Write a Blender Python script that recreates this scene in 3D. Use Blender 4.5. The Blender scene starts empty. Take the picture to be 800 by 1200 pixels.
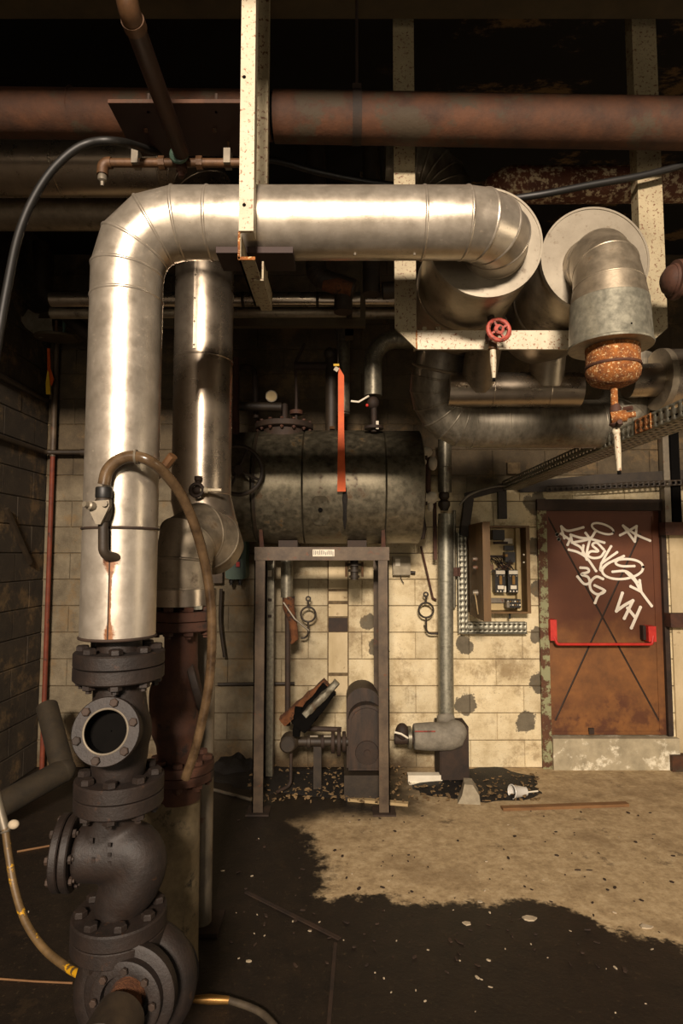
import bpy, bmesh, math, random
from mathutils import Vector, Matrix, noise
random.seed(7)
R = math.radians
scn = bpy.context.scene
COL = scn.collection
V = Vector

# ------------------------------------------------------------------ camera, light, exposure
CAM_H, F, PITCH = 1.8, 700.0, math.atan(50/700)
cam = bpy.data.cameras.new('camera'); camo = bpy.data.objects.new('camera', cam); COL.objects.link(camo)
cam.sensor_fit = 'VERTICAL'; cam.sensor_height = 36; cam.sensor_width = 24; cam.lens = 36*F/1200
cam.clip_start = 0.05
camo.location = (0, 0, CAM_H); camo.rotation_euler = (R(90)+PITCH, 0, 0)
scn.camera = camo
scn.view_settings.view_transform = 'Standard'; scn.view_settings.look = 'None'
scn.view_settings.exposure = 0.0; scn.view_settings.gamma = 1.0; scn.view_settings.use_curve_mapping = False
w = bpy.data.worlds.new('hall_gloom'); scn.world = w; w.use_nodes = True
w.node_tree.nodes['Background'].inputs[0].default_value = (1.0, 0.82, 0.6, 1)
w.node_tree.nodes['Background'].inputs[1].default_value = 0.006

def area(name, loc, target, sx, sy, power, color):
    l = bpy.data.lights.new(name, 'AREA'); l.shape = 'RECTANGLE'; l.size = sx; l.size_y = sy
    l.energy = power; l.color = color
    o = bpy.data.objects.new(name, l); COL.objects.link(o); o.location = loc
    o.rotation_euler = (V(target)-V(loc)).to_track_quat('-Z', 'Y').to_euler()
    return o
# tall loading doorway behind the photographer, and a weaker side window on the right
area('clerestory_daylight', (-0.3, -6.5, 5.0), (0.6, 5.0, 1.0), 1.7, 0.7, 1750, (1.0, 0.835, 0.68))
area('doorway_daylight', (-0.5, -3.4, 2.1), (0.3, 4.6, 1.6), 0.9, 2.2, 34, (1.0, 0.86, 0.66))
area('side_window_daylight', (4.4, 1.0, 1.9), (0.6, 4.2, 1.0), 1.0, 1.4, 26, (1.0, 0.82, 0.6))

# ------------------------------------------------------------------ helpers
def P(px, py, Y):
    """world point seen at pixel (px,py) of the photograph at distance Y"""
    a, b = (px-400)/F, (600-py)/F
    d = V((a, math.cos(PITCH)-b*math.sin(PITCH), math.sin(PITCH)+b*math.cos(PITCH)))
    t = Y/d.y
    return V((d.x*t, Y, CAM_H+d.z*t))

def frame_of(ax):
    ax = V(ax).normalized()
    ref = V((0, 0, 1)) if abs(ax.z) < 0.9 else V((1, 0, 0))
    u = ref.cross(ax).normalized(); v = ax.cross(u).normalized()
    return ax, u, v

def arc(p0, c, p1, rad, n):
    """points rounding the corner p0-c-p1 with the given radius"""
    p0, c, p1 = V(p0), V(c), V(p1)
    a, b = (p0-c).normalized(), (p1-c).normalized()
    ang = a.angle(b); t = rad/math.tan(ang/2)
    bis = (a+b).normalized(); o = c+bis*(rad/math.sin(ang/2))
    s, e = c+a*t-o, c+b*t-o
    tot = s.angle(e); ax = s.cross(e).normalized()
    return [o+Matrix.Rotation(tot*i/n, 3, ax)@s for i in range(n+1)]

def fillet(pts, rad, n=6):
    pts = [V(p) for p in pts]; out = [pts[0]]
    for i in range(1, len(pts)-1):
        out += arc(pts[i-1], pts[i], pts[i+1], rad if not isinstance(rad, (list, tuple)) else rad[i-1], n)
    return out+[pts[-1]]

def spline(pts, n=8):
    pts = [V(p) for p in pts]; q = [2*pts[0]-pts[1]]+pts+[2*pts[-1]-pts[-2]]; out = []
    for i in range(1, len(q)-2):
        for k in range(n):
            t = k/n; a, b, c, d = q[i-1], q[i], q[i+1], q[i+2]
            out.append(0.5*((2*b)+(c-a)*t+(2*a-5*b+4*c-d)*t*t+(3*b-a-3*c+d)*t**3))
    return out+[pts[-1]]

def rings_for(pts, r, n):
    """true mitred rings along a polyline"""
    pts = [V(p) for p in pts]; m = len(pts)
    rr = r if isinstance(r, (list, tuple)) else [r]*m
    d = [(pts[i+1]-pts[i]).normalized() for i in range(m-1)]
    ax, u, v = frame_of(d[0]); out = []
    for i in range(m):
        if i == 0: nrm = d[0]
        elif i == m-1: nrm = d[-1]
        else:
            nrm = (d[i-1]+d[i]).normalized()
            q = d[i-1].rotation_difference(d[i]) if i < m-1 else None
        dd = d[min(i, m-2)] if i == 0 else d[i-1]
        ring = []
        for k in range(n):
            a = 2*math.pi*k/n
            p = pts[i]+(u*math.cos(a)+v*math.sin(a))*rr[i]
            den = dd.dot(nrm)
            if abs(den) > 0.2: p = p+dd*((pts[i]-p).dot(nrm)/den)
            ring.append(p)
        out.append(ring)
        if 0 < i < m-1:
            u = q@u; v = q@v
    return out

class MB:
    def __init__(s): s.v = []; s.f = []
    def add(s, vs, fs):
        o = len(s.v); s.v += [V(p) for p in vs]; s.f += [tuple(i+o for i in f) for f in fs]; return s
    def box(s, c, size, rot=None):
        c = V(c); hx, hy, hz = [k/2 for k in size]
        vs = [V((x, y, z)) for x in (-hx, hx) for y in (-hy, hy) for z in (-hz, hz)]
        if rot is not None: vs = [rot@p for p in vs]
        return s.add([c+p for p in vs], [(0,1,3,2),(4,6,7,5),(0,4,5,1),(2,3,7,6),(0,2,6,4),(1,5,7,3)])
    def bar(s, a, b, wd, th, up=(0, 0, 1)):
        """rectangular bar from a to b"""
        a, b = V(a), V(b); z = (b-a).normalized(); up = V(up)
        x = up.cross(z)
        if x.length < 1e-4: x = V((1, 0, 0)).cross(z)
        x.normalize(); y = z.cross(x)
        vs = [p+x*(wd/2*i)+y*(th/2*j) for p in (a, b) for i, j in ((-1,-1),(1,-1),(1,1),(-1,1))]
        return s.add(vs, [(3,2,1,0),(4,5,6,7),(0,1,5,4),(1,2,6,5),(2,3,7,6),(3,0,4,7)])
    def bbox(s, x0, x1, y0, y1, z0, z1):
        return s.box(((x0+x1)/2, (y0+y1)/2, (z0+z1)/2), (x1-x0, y1-y0, z1-z0))
    def tube(s, pts, r, n=14, caps=True):
        rs = rings_for(pts, r, n); m = len(rs)
        vs = [p for ring in rs for p in ring]; fs = []
        for i in range(m-1):
            for k in range(n):
                k2 = (k+1) % n; fs.append((i*n+k, i*n+k2, (i+1)*n+k2, (i+1)*n+k))
        if caps: fs += [tuple(reversed(range(n))), tuple(range((m-1)*n, m*n))]
        return s.add(vs, fs)
    def lathe(s, prof, o, ax, n=28, caps=True):
        """prof: list of (radius, distance along axis)"""
        o = V(o); ax, u, v = frame_of(ax); vs = []; fs = []; m = len(prof)
        for r, t in prof:
            for k in range(n):
                a = 2*math.pi*k/n; vs.append(o+ax*t+(u*math.cos(a)+v*math.sin(a))*max(r, 1e-4))
        for i in range(m-1):
            for k in range(n):
                k2 = (k+1) % n; fs.append((i*n+k, i*n+k2, (i+1)*n+k2, (i+1)*n+k))
        if caps: fs += [tuple(reversed(range(n))), tuple(range((m-1)*n, m*n))]
        return s.add(vs, fs)
    def torus(s, o, ax, RR, r, n=28, m=8):
        o = V(o); ax, u, v = frame_of(ax); vs = []; fs = []
        for i in range(n):
            a = 2*math.pi*i/n; rad = u*math.cos(a)+v*math.sin(a)
            for k in range(m):
                b = 2*math.pi*k/m; vs.append(o+rad*(RR+r*math.cos(b))+ax*(r*math.sin(b)))
        for i in range(n):
            for k in range(m):
                i2, k2 = (i+1) % n, (k+1) % m
                fs.append((i*m+k, i2*m+k, i2*m+k2, i*m+k2))
        return s.add(vs, fs)
    def sphere(s, c, r, sq=(1, 1, 1), n=16):
        prof = [(r*math.sin(math.pi*i/n), -r*math.cos(math.pi*i/n)) for i in range(n+1)]
        k = len(s.v); s.lathe(prof, (0, 0, 0), (0, 0, 1), 2*n, False); c = V(c)
        for i in range(k, len(s.v)):
            p = s.v[i]; s.v[i] = c+V((p.x*sq[0], p.y*sq[1], p.z*sq[2]))
        return s
    def prism(s, poly, depth):
        """poly: 3-D outline, pushed along depth"""
        n = len(poly); d = V(depth); poly = [V(p) for p in poly]
        vs = poly+[p+d for p in poly]
        fs = [tuple(range(n)), tuple(reversed(range(n, 2*n)))]+[(i, i+n, (i+1) % n+n, (i+1) % n) for i in range(n)]
        return s.add(vs, fs)
    def perforated(s, o, u, v, nu, nv, fu=0.55, fv=0.5):
        """sheet from o spanned by u, v with nu x nv open slots"""
        o, u, v = V(o), V(u), V(v)
        cu = [0.0]; cv = [0.0]
        for i in range(nu): cu += [(i+.5-fu/2)/nu, (i+.5+fu/2)/nu]
        for i in range(nv): cv += [(i+.5-fv/2)/nv, (i+.5+fv/2)/nv]
        cu.append(1.0); cv.append(1.0)
        vs = [o+u*a+v*b for a in cu for b in cv]; m = len(cv); fs = []
        for i in range(len(cu)-1):
            for j in range(m-1):
                if i % 2 == 1 and j % 2 == 1: continue
                fs.append((i*m+j, (i+1)*m+j, (i+1)*m+j+1, i*m+j+1))
        return s.add(vs, fs)

def world_loc(o):
    l = V((0, 0, 0))
    while o: l += o.location; o = o.parent
    return l

def mesh_of(name, mb, mat, off=V((0, 0, 0)), sharp=38):
    me = bpy.data.meshes.new(name)
    me.from_pydata([tuple(p-off) for p in mb.v], [], mb.f); me.update()
    bm = bmesh.new(); bm.from_mesh(me); bmesh.ops.recalc_face_normals(bm, faces=bm.faces); bm.to_mesh(me); bm.free()
    me.polygons.foreach_set('use_smooth', [True]*len(me.polygons))
    me.set_sharp_from_angle(angle=R(sharp))
    me.materials.append(mat)
    return me

def part(name, mb, mat, parent, label=None, kind=None, sharp=38):
    o = bpy.data.objects.new(name, mesh_of(name, mb, mat, world_loc(parent), sharp)); COL.objects.link(o)
    o.parent = parent
    if label: o['label'] = label
    if kind: o['kind'] = kind
    return o

def thing(name, label, cat, loc, group=None, kind=None):
    o = bpy.data.objects.new(name, None); COL.objects.link(o); o.location = loc; o.empty_display_size = 0.05
    if kind: o['kind'] = kind
    if label: o['label'] = label
    if cat: o['category'] = cat
    if group: o['group'] = group
    return o

def single(name, mb, mat, label=None, cat=None, group=None, kind=None, sharp=38):
    xs = [p.x for p in mb.v]; ys = [p.y for p in mb.v]; zs = [p.z for p in mb.v]
    off = V(((min(xs)+max(xs))/2, (min(ys)+max(ys))/2, min(zs)))
    o = bpy.data.objects.new(name, mesh_of(name, mb, mat, off, sharp)); COL.objects.link(o); o.location = off
    if label: o['label'] = label
    if cat: o['category'] = cat
    if group: o['group'] = group
    if kind: o['kind'] = kind
    return o

def inst(name, me, parent, loc, quat=None, scale=None):
    o = bpy.data.objects.new(name, me); COL.objects.link(o); o.parent = parent
    o.location = V(loc)-world_loc(parent)
    if quat is not None: o.rotation_mode = 'QUATERNION'; o.rotation_quaternion = quat
    if scale: o.scale = scale
    return o

def jacket(parent, pts, r, mat, name='jacket_section', bead=0.004, n=40, caps=(True, True), bead_mat=None, first=None):
    """sheet-metal pipe cladding: one mesh per gore / length, a raised bead at each joint"""
    rs = rings_for(pts, r, n); m = len(rs)
    for i in range(m-1):
        mb = MB(); fs = [(k, (k+1) % n, n+(k+1) % n, n+k) for k in range(n)]
        if i == 0 and caps[0]: fs.append(tuple(reversed(range(n))))
        if i == m-2 and caps[1]: fs.append(tuple(range(n, 2*n)))
        mb.add(rs[i]+rs[i+1], fs)
        o = part(name, mb, first if (first and i == 0) else mat, parent)
        if bead and i < m-2:
            mb = MB(); ring = rs[i+1]; c = sum(ring, V((0, 0, 0)))/n
            dd = (V(pts[i+2])-V(pts[i])).normalized()
            prof = [(-1.4, 0), (-.7, .8), (0, 1.0), (.7, .8), (1.4, 0)]; vs = []
            for a, b in prof:
                vs += [p+dd*(a*bead)+(p-c).normalized()*(b*bead*0.8-0.0006) for p in ring]
            fs = [(j*n+k, j*n+(k+1) % n, (j+1)*n+(k+1) % n, (j+1)*n+k) for j in range(4) for k in range(n)]
            mb.add(vs, fs); part('seam_bead', mb, bead_mat or mat, o)

_bolt = {}
def hexbolt(mat, size, L):
    key = (mat.name, round(size, 4), round(L, 4))
    if key not in _bolt:
        mb = MB()
        mb.lathe([(size*.85, 0), (size, size*.12), (size, size*.75), (size*.8, size*.9)], (0, 0, L/2), (0, 0, 1), 6)
        mb.lathe([(size*.8, 0), (size, size*.12), (size, size*.75), (size*.85, size*.85)], (0, 0, -L/2-size*.85), (0, 0, 1), 6)
        mb.lathe([(size*.5, -L/2-size*1.3), (size*.5, L/2)], (0, 0, 0), (0, 0, 1), 6)
        _bolt[key] = mesh_of('bolt', mb, mat)
    return _bolt[key]

def bolts(parent, c, ax, rad, n, size, L, mat, phase=0.0):
    ax, u, v = frame_of(ax); q = V((0, 0, 1)).rotation_difference(ax); me = hexbolt(mat, size, L)
    for k in range(n):
        a = 2*math.pi*k/n+phase
        inst('bolt', me, parent, V(c)+(u*math.cos(a)+v*math.sin(a))*rad,
             q@Matrix.Rotation(random.random()*1.0, 3, 'Z').to_quaternion())

def flange_pair(parent, c, ax, r, th, nb, bs, mat, bmat=None, phase=0.2, bore=0.0):
    """two bolted discs with a dark gasket gap; th = total thickness"""
    ax = V(ax).normalized(); c = V(c); h = th/2
    for s in (-1, 1):
        mb = MB(); b = h*0.1
        prof = [(r-b*.5, 0.0015), (r, 0.0015+b*.5), (r, h-b), (r-b, h)]
        mb.lathe([(0.01, 0.0015)]+prof+[(0.01, h)], c, ax*s, 44); part('flange', mb, mat, parent)
    mb = MB(); mb.lathe([(r*.86, -.0045), (r*.86, .0045)], c, ax, 32); part('gasket', mb, M['soot_and_shade'], parent)
    bolts(parent, c, ax, r*.8, nb, bs, th, bmat or mat, phase)

# ------------------------------------------------------------------ materials
def lin(c):
    return tuple((x/255/12.92 if x/255 <= .04045 else ((x/255+.055)/1.055)**2.4) for x in c)+(1,)

class NT:
    def __init__(s, name):
        s.m = bpy.data.materials.new(name); s.m.use_nodes = True; s.t = s.m.node_tree
        s.b = s.t.nodes['Principled BSDF']; s.pos = s.t.nodes.new('ShaderNodeNewGeometry').outputs['Position']
    def n(s, kind, **kw):
        nd = s.t.nodes.new(kind)
        for k, v in kw.items(): setattr(nd, k, v)
        return nd
    def put(s, sock, val):
        if hasattr(val, 'is_linked') or hasattr(val, 'links'): s.t.links.new(val, sock)
        else: sock.default_value = val
    def math(s, op, a, b=None, c=None, clamp=False):
        nd = s.n('ShaderNodeMath', operation=op, use_clamp=clamp); s.put(nd.inputs[0], a)
        if b is not None: s.put(nd.inputs[1], b)
        if c is not None: s.put(nd.inputs[2], c)
        return nd.outputs[0]
    def noise(s, scale, detail=5, rough=.6, vec=None, stretch=None):
        nd = s.n('ShaderNodeTexNoise'); nd.inputs['Scale'].default_value = scale
        nd.inputs['Detail'].default_value = detail; nd.inputs['Roughness'].default_value = rough
        vec = vec or s.pos
        if stretch:
            mp = s.n('ShaderNodeMapping'); mp.inputs['Scale'].default_value = stretch; s.t.links.new(vec, mp.inputs[0]); vec = mp.outputs[0]
        s.t.links.new(vec, nd.inputs['Vector']); return nd.outputs['Fac']
    def voro(s, scale, feature='F1'):
        nd = s.n('ShaderNodeTexVoronoi', feature=feature); nd.inputs['Scale'].default_value = scale
        s.t.links.new(s.pos, nd.inputs['Vector']); return nd
    def ramp(s, fac, stops):
        nd = s.n('ShaderNodeValToRGB'); s.put(nd.inputs[0], fac); e = nd.color_ramp.elements
        while len(e) < len(stops): e.new(0.5)
        for k, (p, c) in zip(e, stops): k.position = p; k.color = c if len(c) == 4 else lin(c)
        return nd.outputs['Color']
    def step(s, x, lo, hi):
        nd = s.n('ShaderNodeMapRange', clamp=True); nd.interpolation_type = 'SMOOTHSTEP'
        s.put(nd.inputs[0], x); nd.inputs[1].default_value = lo; nd.inputs[2].default_value = hi; return nd.outputs[0]
    def mix(s, f, a, b, mode='MIX'):
        nd = s.n('ShaderNodeMix', data_type='RGBA', blend_type=mode); s.put(nd.inputs[0], f)
        s.put(nd.inputs[6], a if not isinstance(a, tuple) else (a if len(a) == 4 else lin(a)))
        s.put(nd.inputs[7], b if not isinstance(b, tuple) else (b if len(b) == 4 else lin(b))); return nd.outputs[2]
    def xyz(s):
        nd = s.n('ShaderNodeSeparateXYZ'); s.t.links.new(s.pos, nd.inputs[0]); return nd.outputs
    def bump(s, h, strength=.3, dist=.01):
        nd = s.n('ShaderNodeBump'); nd.inputs['Strength'].default_value = strength; nd.inputs['Distance'].default_value = dist
        s.t.links.new(h, nd.inputs['Height']); s.t.links.new(nd.outputs[0], s.b.inputs['Normal'])
    def out(s, col, rough, metal=0.0):
        s.put(s.b.inputs['Base Color'], col if not (isinstance(col, tuple) and len(col) == 3) else lin(col))
        s.put(s.b.inputs['Roughness'], rough); s.put(s.b.inputs['Metallic'], metal); return s.m

M = {}
def plain(name, c1, c2, scale=9, rough=.7, metal=0.0, bump=.25, dist=.004, spots=None, stretch=None, r2=None):
    s = NT(name); a = s.noise(scale, 8, .65, stretch=stretch)
    col = s.ramp(a, [(.32, c1), (.68, c2)])
    if spots:
        c, sc, lo, hi = spots; k = s.step(s.noise(sc, 9, .7), lo, hi); col = s.mix(k, col, c)
        if metal: metal = s.math('MULTIPLY', s.math('SUBTRACT', 1.0, k), metal)
    rg = rough if r2 is None else s.step(a, .2, .8)
    if r2 is not None: rg = s.math('MULTIPLY_ADD', rg, r2-rough, rough)
    if bump: s.bump(s.noise(scale*5, 6, .7), bump, dist)
    M[name] = s.out(col, rg, metal)

plain('aluminium', (176, 165, 148), (204, 193, 176), 14, .27, .76, .12, .002, r2=.4, spots=((126, 112, 92), 90, .58, .72))
plain('steel_jacket', (170, 156, 138), (196, 182, 162), 10, .24, .92, .03, .002, r2=.34)
plain('dull_jacket', (132, 121, 103), (166, 153, 132), 16, .38, .75, .12, .003, r2=.52, spots=((84, 70, 52), 12, .54, .7))
plain('duct_grey', (92, 86, 74), (134, 126, 110), 34, .4, .6, .15, .003, stretch=(1, 1, .25), spots=((96, 68, 40), 8, .6, .7))
plain('disc_paint', (130, 121, 105), (152, 143, 126), 6, .45, .45, .1, .003, spots=((104, 90, 70), 40, .56, .72))
plain('white_paint', (176, 164, 138), (196, 185, 160), 8, .55, 0, .2, .003, spots=((118, 72, 36), 80, .555, .62))
plain('old_white_paint', (138, 126, 98), (164, 151, 120), 8, .6, 0, .25, .004, spots=((92, 52, 24), 75, .54, .61))
plain('rust_pipe', (52, 31, 17), (86, 51, 27), 9, .75, 0, .5, .004, spots=((64, 52, 36), 6, .52, .62))
plain('rust_orange', (92, 48, 18), (164, 100, 40), 34, .85, 0, .8, .006, spots=((214, 184, 134), 110, .55, .62))
plain('rust_red', (52, 30, 20), (84, 50, 32), 12, .75, 0, .4, .004, spots=((38, 25, 18), 6, .55, .65))
plain('rust_dark', (32, 23, 16), (56, 39, 26), 9, .75, 0, .35, .004)
plain('cast_iron', (20, 13, 9), (36, 25, 18), 14, .6, .0, .6, .003, spots=((62, 40, 24), 26, .6, .74))
plain('brown_paint', (40, 22, 13), (56, 32, 19), 6, .5, 0, .1, .002)
plain('dark_plate', (34, 16, 11), (48, 24, 15), 4, .7, 0, .15, .003)
plain('brass_pipe', (66, 44, 25), (98, 68, 40), 20, .55, .2, .3, .003)
plain('soot_and_shade', (7, 6, 5), (13, 11, 9), 8, .95, 0, .3, .004)  # near-black for dark parts and for shade inside hollows
M['soot_and_shade'].node_tree.nodes['Principled BSDF'].inputs['Specular IOR Level'].default_value = .1
plain('black_rubber', (14, 13, 11), (24, 22, 19), 12, .5, 0, .15, .002)
plain('brown_hose', (52, 39, 26), (98, 78, 55), 14, .26, 0, .2, .002)
plain('hose_tan', (70, 54, 32), (104, 82, 50), 16, .5, 0, .2, .002, spots=((196, 146, 22), 11, .55, .6))
plain('galvanised', (128, 126, 112), (168, 164, 146), 42, .4, .7, .12, .002, r2=.55)
plain('galvanised_dirty', (92, 88, 76), (134, 128, 110), 34, .42, .6, .15, .002, spots=((70, 52, 32), 8, .58, .7))
plain('tank_sheet', (84, 78, 64), (132, 124, 104), 24, .3, .75, .15, .003, r2=.46, spots=((78, 58, 32), 6, .56, .66))
plain('black_pipe', (32, 24, 15), (54, 43, 29), 12, .6, .0, .3, .003)
plain('orange_strap', (186, 70, 2), (204, 86, 6), 14, .65, 0, .1, .002)
plain('orange_foam', (78, 44, 22), (126, 78, 42), 18, .95, 0, .9, .01, spots=((48, 34, 24), 9, .52, .62))
plain('red_paint', (176, 32, 26), (206, 54, 40), 14, .5, 0, .2, .002, spots=((70, 30, 20), 40, .66, .74))
plain('wheel_red', (132, 40, 32), (178, 86, 70), 30, .6, 0, .3, .003, spots=((84, 42, 26), 40, .5, .62))
plain('graffiti_white', (226, 216, 198), (238, 230, 214), 10, .7, 0, 0)
plain('white_card', (214, 204, 182), (232, 224, 204), 12, .7, 0, .1, .002)
plain('white_lagging', (182, 172, 150), (206, 196, 176), 26, .9, 0, .8, .006)
plain('green_enamel', (62, 84, 72), (78, 102, 86), 8, .45, 0, .1, .002)
plain('steel_grey', (104, 96, 84), (134, 124, 106), 10, .5, .4, .2, .003, spots=((96, 54, 26), 9, .58, .68))
plain('frame_brown', (62, 50, 38), (98, 82, 63), 9, .6, .15, .3, .003, spots=((98, 58, 32), 12, .58, .68))
plain('olive_steel', (58, 48, 28), (76, 62, 38), 7, .7, 0, .3, .003)
plain('box_brown', (82, 58, 26), (112, 82, 40), 10, .5, 0, .2, .002, stretch=(1, 1, .2))
plain('box_inside', (172, 150, 104), (196, 174, 126), 8, .6, 0, .05, .002)
plain('bakelite', (22, 20, 18), (38, 35, 31), 14, .4, 0, .1, .001)
plain('pump_guard', (32, 25, 19), (66, 48, 34), 11, .6, .1, .35, .003, stretch=(1.6, 1, .35), spots=((104, 62, 32), 7, .6, .7))
plain('grey_wrap', (108, 102, 90), (138, 131, 116), 18, .75, 0, .6, .006)
plain('grey_stone', (132, 122, 102), (160, 150, 128), 22, .9, 0, .5, .004)
plain('sill_concrete', (142, 132, 108), (182, 170, 142), 7, .9, 0, .5, .005, spots=((226, 218, 194), 5, .52, .62))
plain('wood_scrap', (96, 66, 38), (134, 98, 60), 14, .8, 0, .4, .003, stretch=(.3, 1, 1))
plain('pale_wood', (150, 128, 90), (182, 158, 116), 14, .8, 0, .4, .003, stretch=(.3, 1, 1))
plain('litter', (58, 44, 28), (150, 122, 82), 30, .9, 0, .3, .003)
plain('oil_muck', (13, 10, 7), (28, 21, 14), 20, .65, 0, .9, .012)
plain('white_fleck', (150, 136, 112), (186, 170, 144), 30, .85, 0, .1, .002)
plain('plastic_cup', (204, 200, 190), (222, 218, 208), 8, .35, 0, .05, .001)
plain('pedestal_concrete', (92, 80, 58), (136, 120, 90), 10, .85, 0, .5, .005, spots=((46, 42, 32), 6, .55, .66))
plain('mortar', (74, 60, 40), (120, 102, 74), 20, .95, 0, .6, .006)
plain('plaster_patch', (176, 158, 122), (204, 186, 150), 6, .9, 0, .4, .004, stretch=(1, 1, .4), spots=((120, 98, 66), 9, .6, .7))
plain('yellow_ribbon', (214, 168, 24), (230, 186, 34), 10, .6, 0, 0)
plain('peeling_rust_paint', (74, 38, 22), (104, 58, 34), 9, .75, 0, .5, .005, spots=((186, 168, 136), 36, .5, .6), stretch=(1, 1, 1))
plain('corner_red', (84, 34, 18), (120, 54, 28), 10, .7, 0, .3, .003, spots=((46, 28, 18), 9, .56, .66))
plain('tan_lagging', (36, 29, 18), (54, 44, 28), 9, .8, 0, .4, .004)
plain('hose_grey', (58, 50, 40), (82, 72, 58), 14, .5, 0, .2, .002)
plain('brass_bright', (120, 88, 44), (150, 114, 62), 12, .4, .7, .05, .001)
plain('jamb_paint', (72, 44, 26), (98, 62, 36), 11, .75, 0, .4, .004, spots=((140, 140, 104), 13, .46, .54))

s = NT('aluminium_stained'); x, y, z = s.xyz(); a = s.noise(14, 8, .65)
col = s.ramp(a, [(.32, (184, 173, 156)), (.68, (210, 200, 184))])
xs_ = P(129, 690, 1.882).x; w_ = s.math('ABSOLUTE', s.math('SUBTRACT', x, xs_)); nz = s.noise(26, 7, .7)
zt_, zb_ = P(136, 655, 1.88).z, P(136, 742, 1.88).z
wid = s.math('ADD', s.math('MULTIPLY', s.step(z, zt_-.07, zt_), .02), s.math('MULTIPLY', s.step(z, zb_+.04, zb_), .014))
wid = s.math('ADD', wid, .005)
k = s.math('DIVIDE', w_, wid); k = s.math('ADD', k, s.math('MULTIPLY', s.math('SUBTRACT', nz, .5), 2.4))
k = s.math('MULTIPLY', s.step(k, 1.1, .5), s.step(z, zt_+.03, zt_-.005))
col = s.mix(k, col, s.ramp(nz, [(.35, (82, 46, 20)), (.65, (150, 96, 48))]))
s.bump(s.noise(70, 6), .06, .002)
M['aluminium_stained'] = s.out(col, s.math('MULTIPLY_ADD', s.step(a, .2, .8), .12, .34), s.math('MULTIPLY', s.math('SUBTRACT', 1.0, k), .74))

# door leaf: brown paint above, rust creeping up from below
s = NT('door_steel'); x, y, z = s.xyz()
k = s.math('ADD', z, s.math('MULTIPLY', s.noise(3.2, 6), 0.7))
col = s.mix(s.step(k, 1.62, 1.36), s.ramp(s.noise(4, 4), [(.3, (82, 40, 14)), (.7, (97, 51, 19))]),
            s.ramp(s.noise(6, 8, .7), [(.3, (94, 58, 26)), (.7, (134, 86, 40))]))
col = s.mix(s.math('MULTIPLY', s.step(k, 1.0, .72), s.step(s.noise(7, 6), .42, .6)), col, (84, 46, 22))
s.bump(s.noise(30, 5), .12, .002); M['door_steel'] = s.out(col, .62)

# block wall: cream paint, bare grey-brown block along the left and above (the dark tone there includes overhead shade), grey repair patches
def wall_material(name, left):
    s = NT(name); x, y, z = s.xyz(); info = s.n('ShaderNodeObjectInfo').outputs['Random']
    big = s.noise(1.3, 5); mid = s.noise(7, 8, .7); fine = s.noise(60, 4, .7)
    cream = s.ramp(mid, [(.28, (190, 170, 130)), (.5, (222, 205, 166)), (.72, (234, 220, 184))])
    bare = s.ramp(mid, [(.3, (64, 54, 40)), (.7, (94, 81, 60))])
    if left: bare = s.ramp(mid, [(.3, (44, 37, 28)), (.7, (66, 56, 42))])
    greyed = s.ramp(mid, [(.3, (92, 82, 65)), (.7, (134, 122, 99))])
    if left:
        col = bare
    else:
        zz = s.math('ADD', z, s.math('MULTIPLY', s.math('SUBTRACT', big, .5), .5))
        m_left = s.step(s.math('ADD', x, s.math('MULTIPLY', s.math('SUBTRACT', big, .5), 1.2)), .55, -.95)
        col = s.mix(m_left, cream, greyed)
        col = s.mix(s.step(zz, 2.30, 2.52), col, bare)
        # darker brown band along the foot behind the machinery
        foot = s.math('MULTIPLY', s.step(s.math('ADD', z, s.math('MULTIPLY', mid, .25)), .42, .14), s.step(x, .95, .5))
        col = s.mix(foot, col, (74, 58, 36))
        gm = None
        for px, py, rr in [(433, 729, 9), (443, 757, 12), (543, 755, 11), (546, 826, 13), (615, 846, 13), (628, 640, 12), (632, 690, 12), (631, 800, 12), (630, 745, 9), (628, 590, 14)]:
            c = P(px, py, 5.2); r = rr*5.2/F
            dx = s.math('SUBTRACT', x, c.x); dz = s.math('SUBTRACT', z, c.z)
            d = s.math('SQRT', s.math('ADD', s.math('MULTIPLY', dx, dx), s.math('MULTIPLY', dz, dz)))
            d = s.math('ADD', d, s.math('MULTIPLY', s.math('SUBTRACT', s.noise(11, 6, .7), .5), .16))
            g = s.step(d, r*1.02, r*.9); gm = g if gm is None else s.math('MAXIMUM', gm, g)
        col = s.mix(gm, col, s.ramp(mid, [(.3, (92, 84, 68)), (.7, (124, 114, 94))]))
    col = s.mix(s.math('MULTIPLY', s.step(fine, .6, .7), .6), col, (104, 84, 58))
    col = s.mix(s.math('MULTIPLY', s.step(s.noise(3.1, 9, .75), .5, .64), .6), col, (128, 103, 68))
    v = s.math('MULTIPLY_ADD', info, .16, .9)
    col = s.mix(1.0, col, s.n('ShaderNodeCombineColor').outputs[0], 'MULTIPLY') if False else col
    hs = s.n('ShaderNodeHueSaturation'); s.put(hs.inputs['Value'], v); s.put(hs.inputs['Color'], col)
    s.bump(s.math('ADD', s.math('MULTIPLY', mid, .8), s.math('ADD', fine, s.noise(150, 3, .7))), .7, .007)
    M[name] = s.out(hs.outputs[0], .88)
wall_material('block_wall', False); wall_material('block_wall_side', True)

# floor: pale worn concrete in the middle right, wet oil-black elsewhere, its tone lowered to include shade
s = NT('floor_concrete'); x, y, z = s.xyz()
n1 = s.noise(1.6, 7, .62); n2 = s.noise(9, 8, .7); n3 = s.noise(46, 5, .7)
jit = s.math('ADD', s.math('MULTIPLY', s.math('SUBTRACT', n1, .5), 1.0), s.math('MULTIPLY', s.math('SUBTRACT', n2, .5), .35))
bx_ = s.step(s.math('ADD', x, s.math('ADD', jit, s.math('MULTIPLY', s.math('SUBTRACT', n3, .5), .15))), -.24, -.08)
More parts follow.
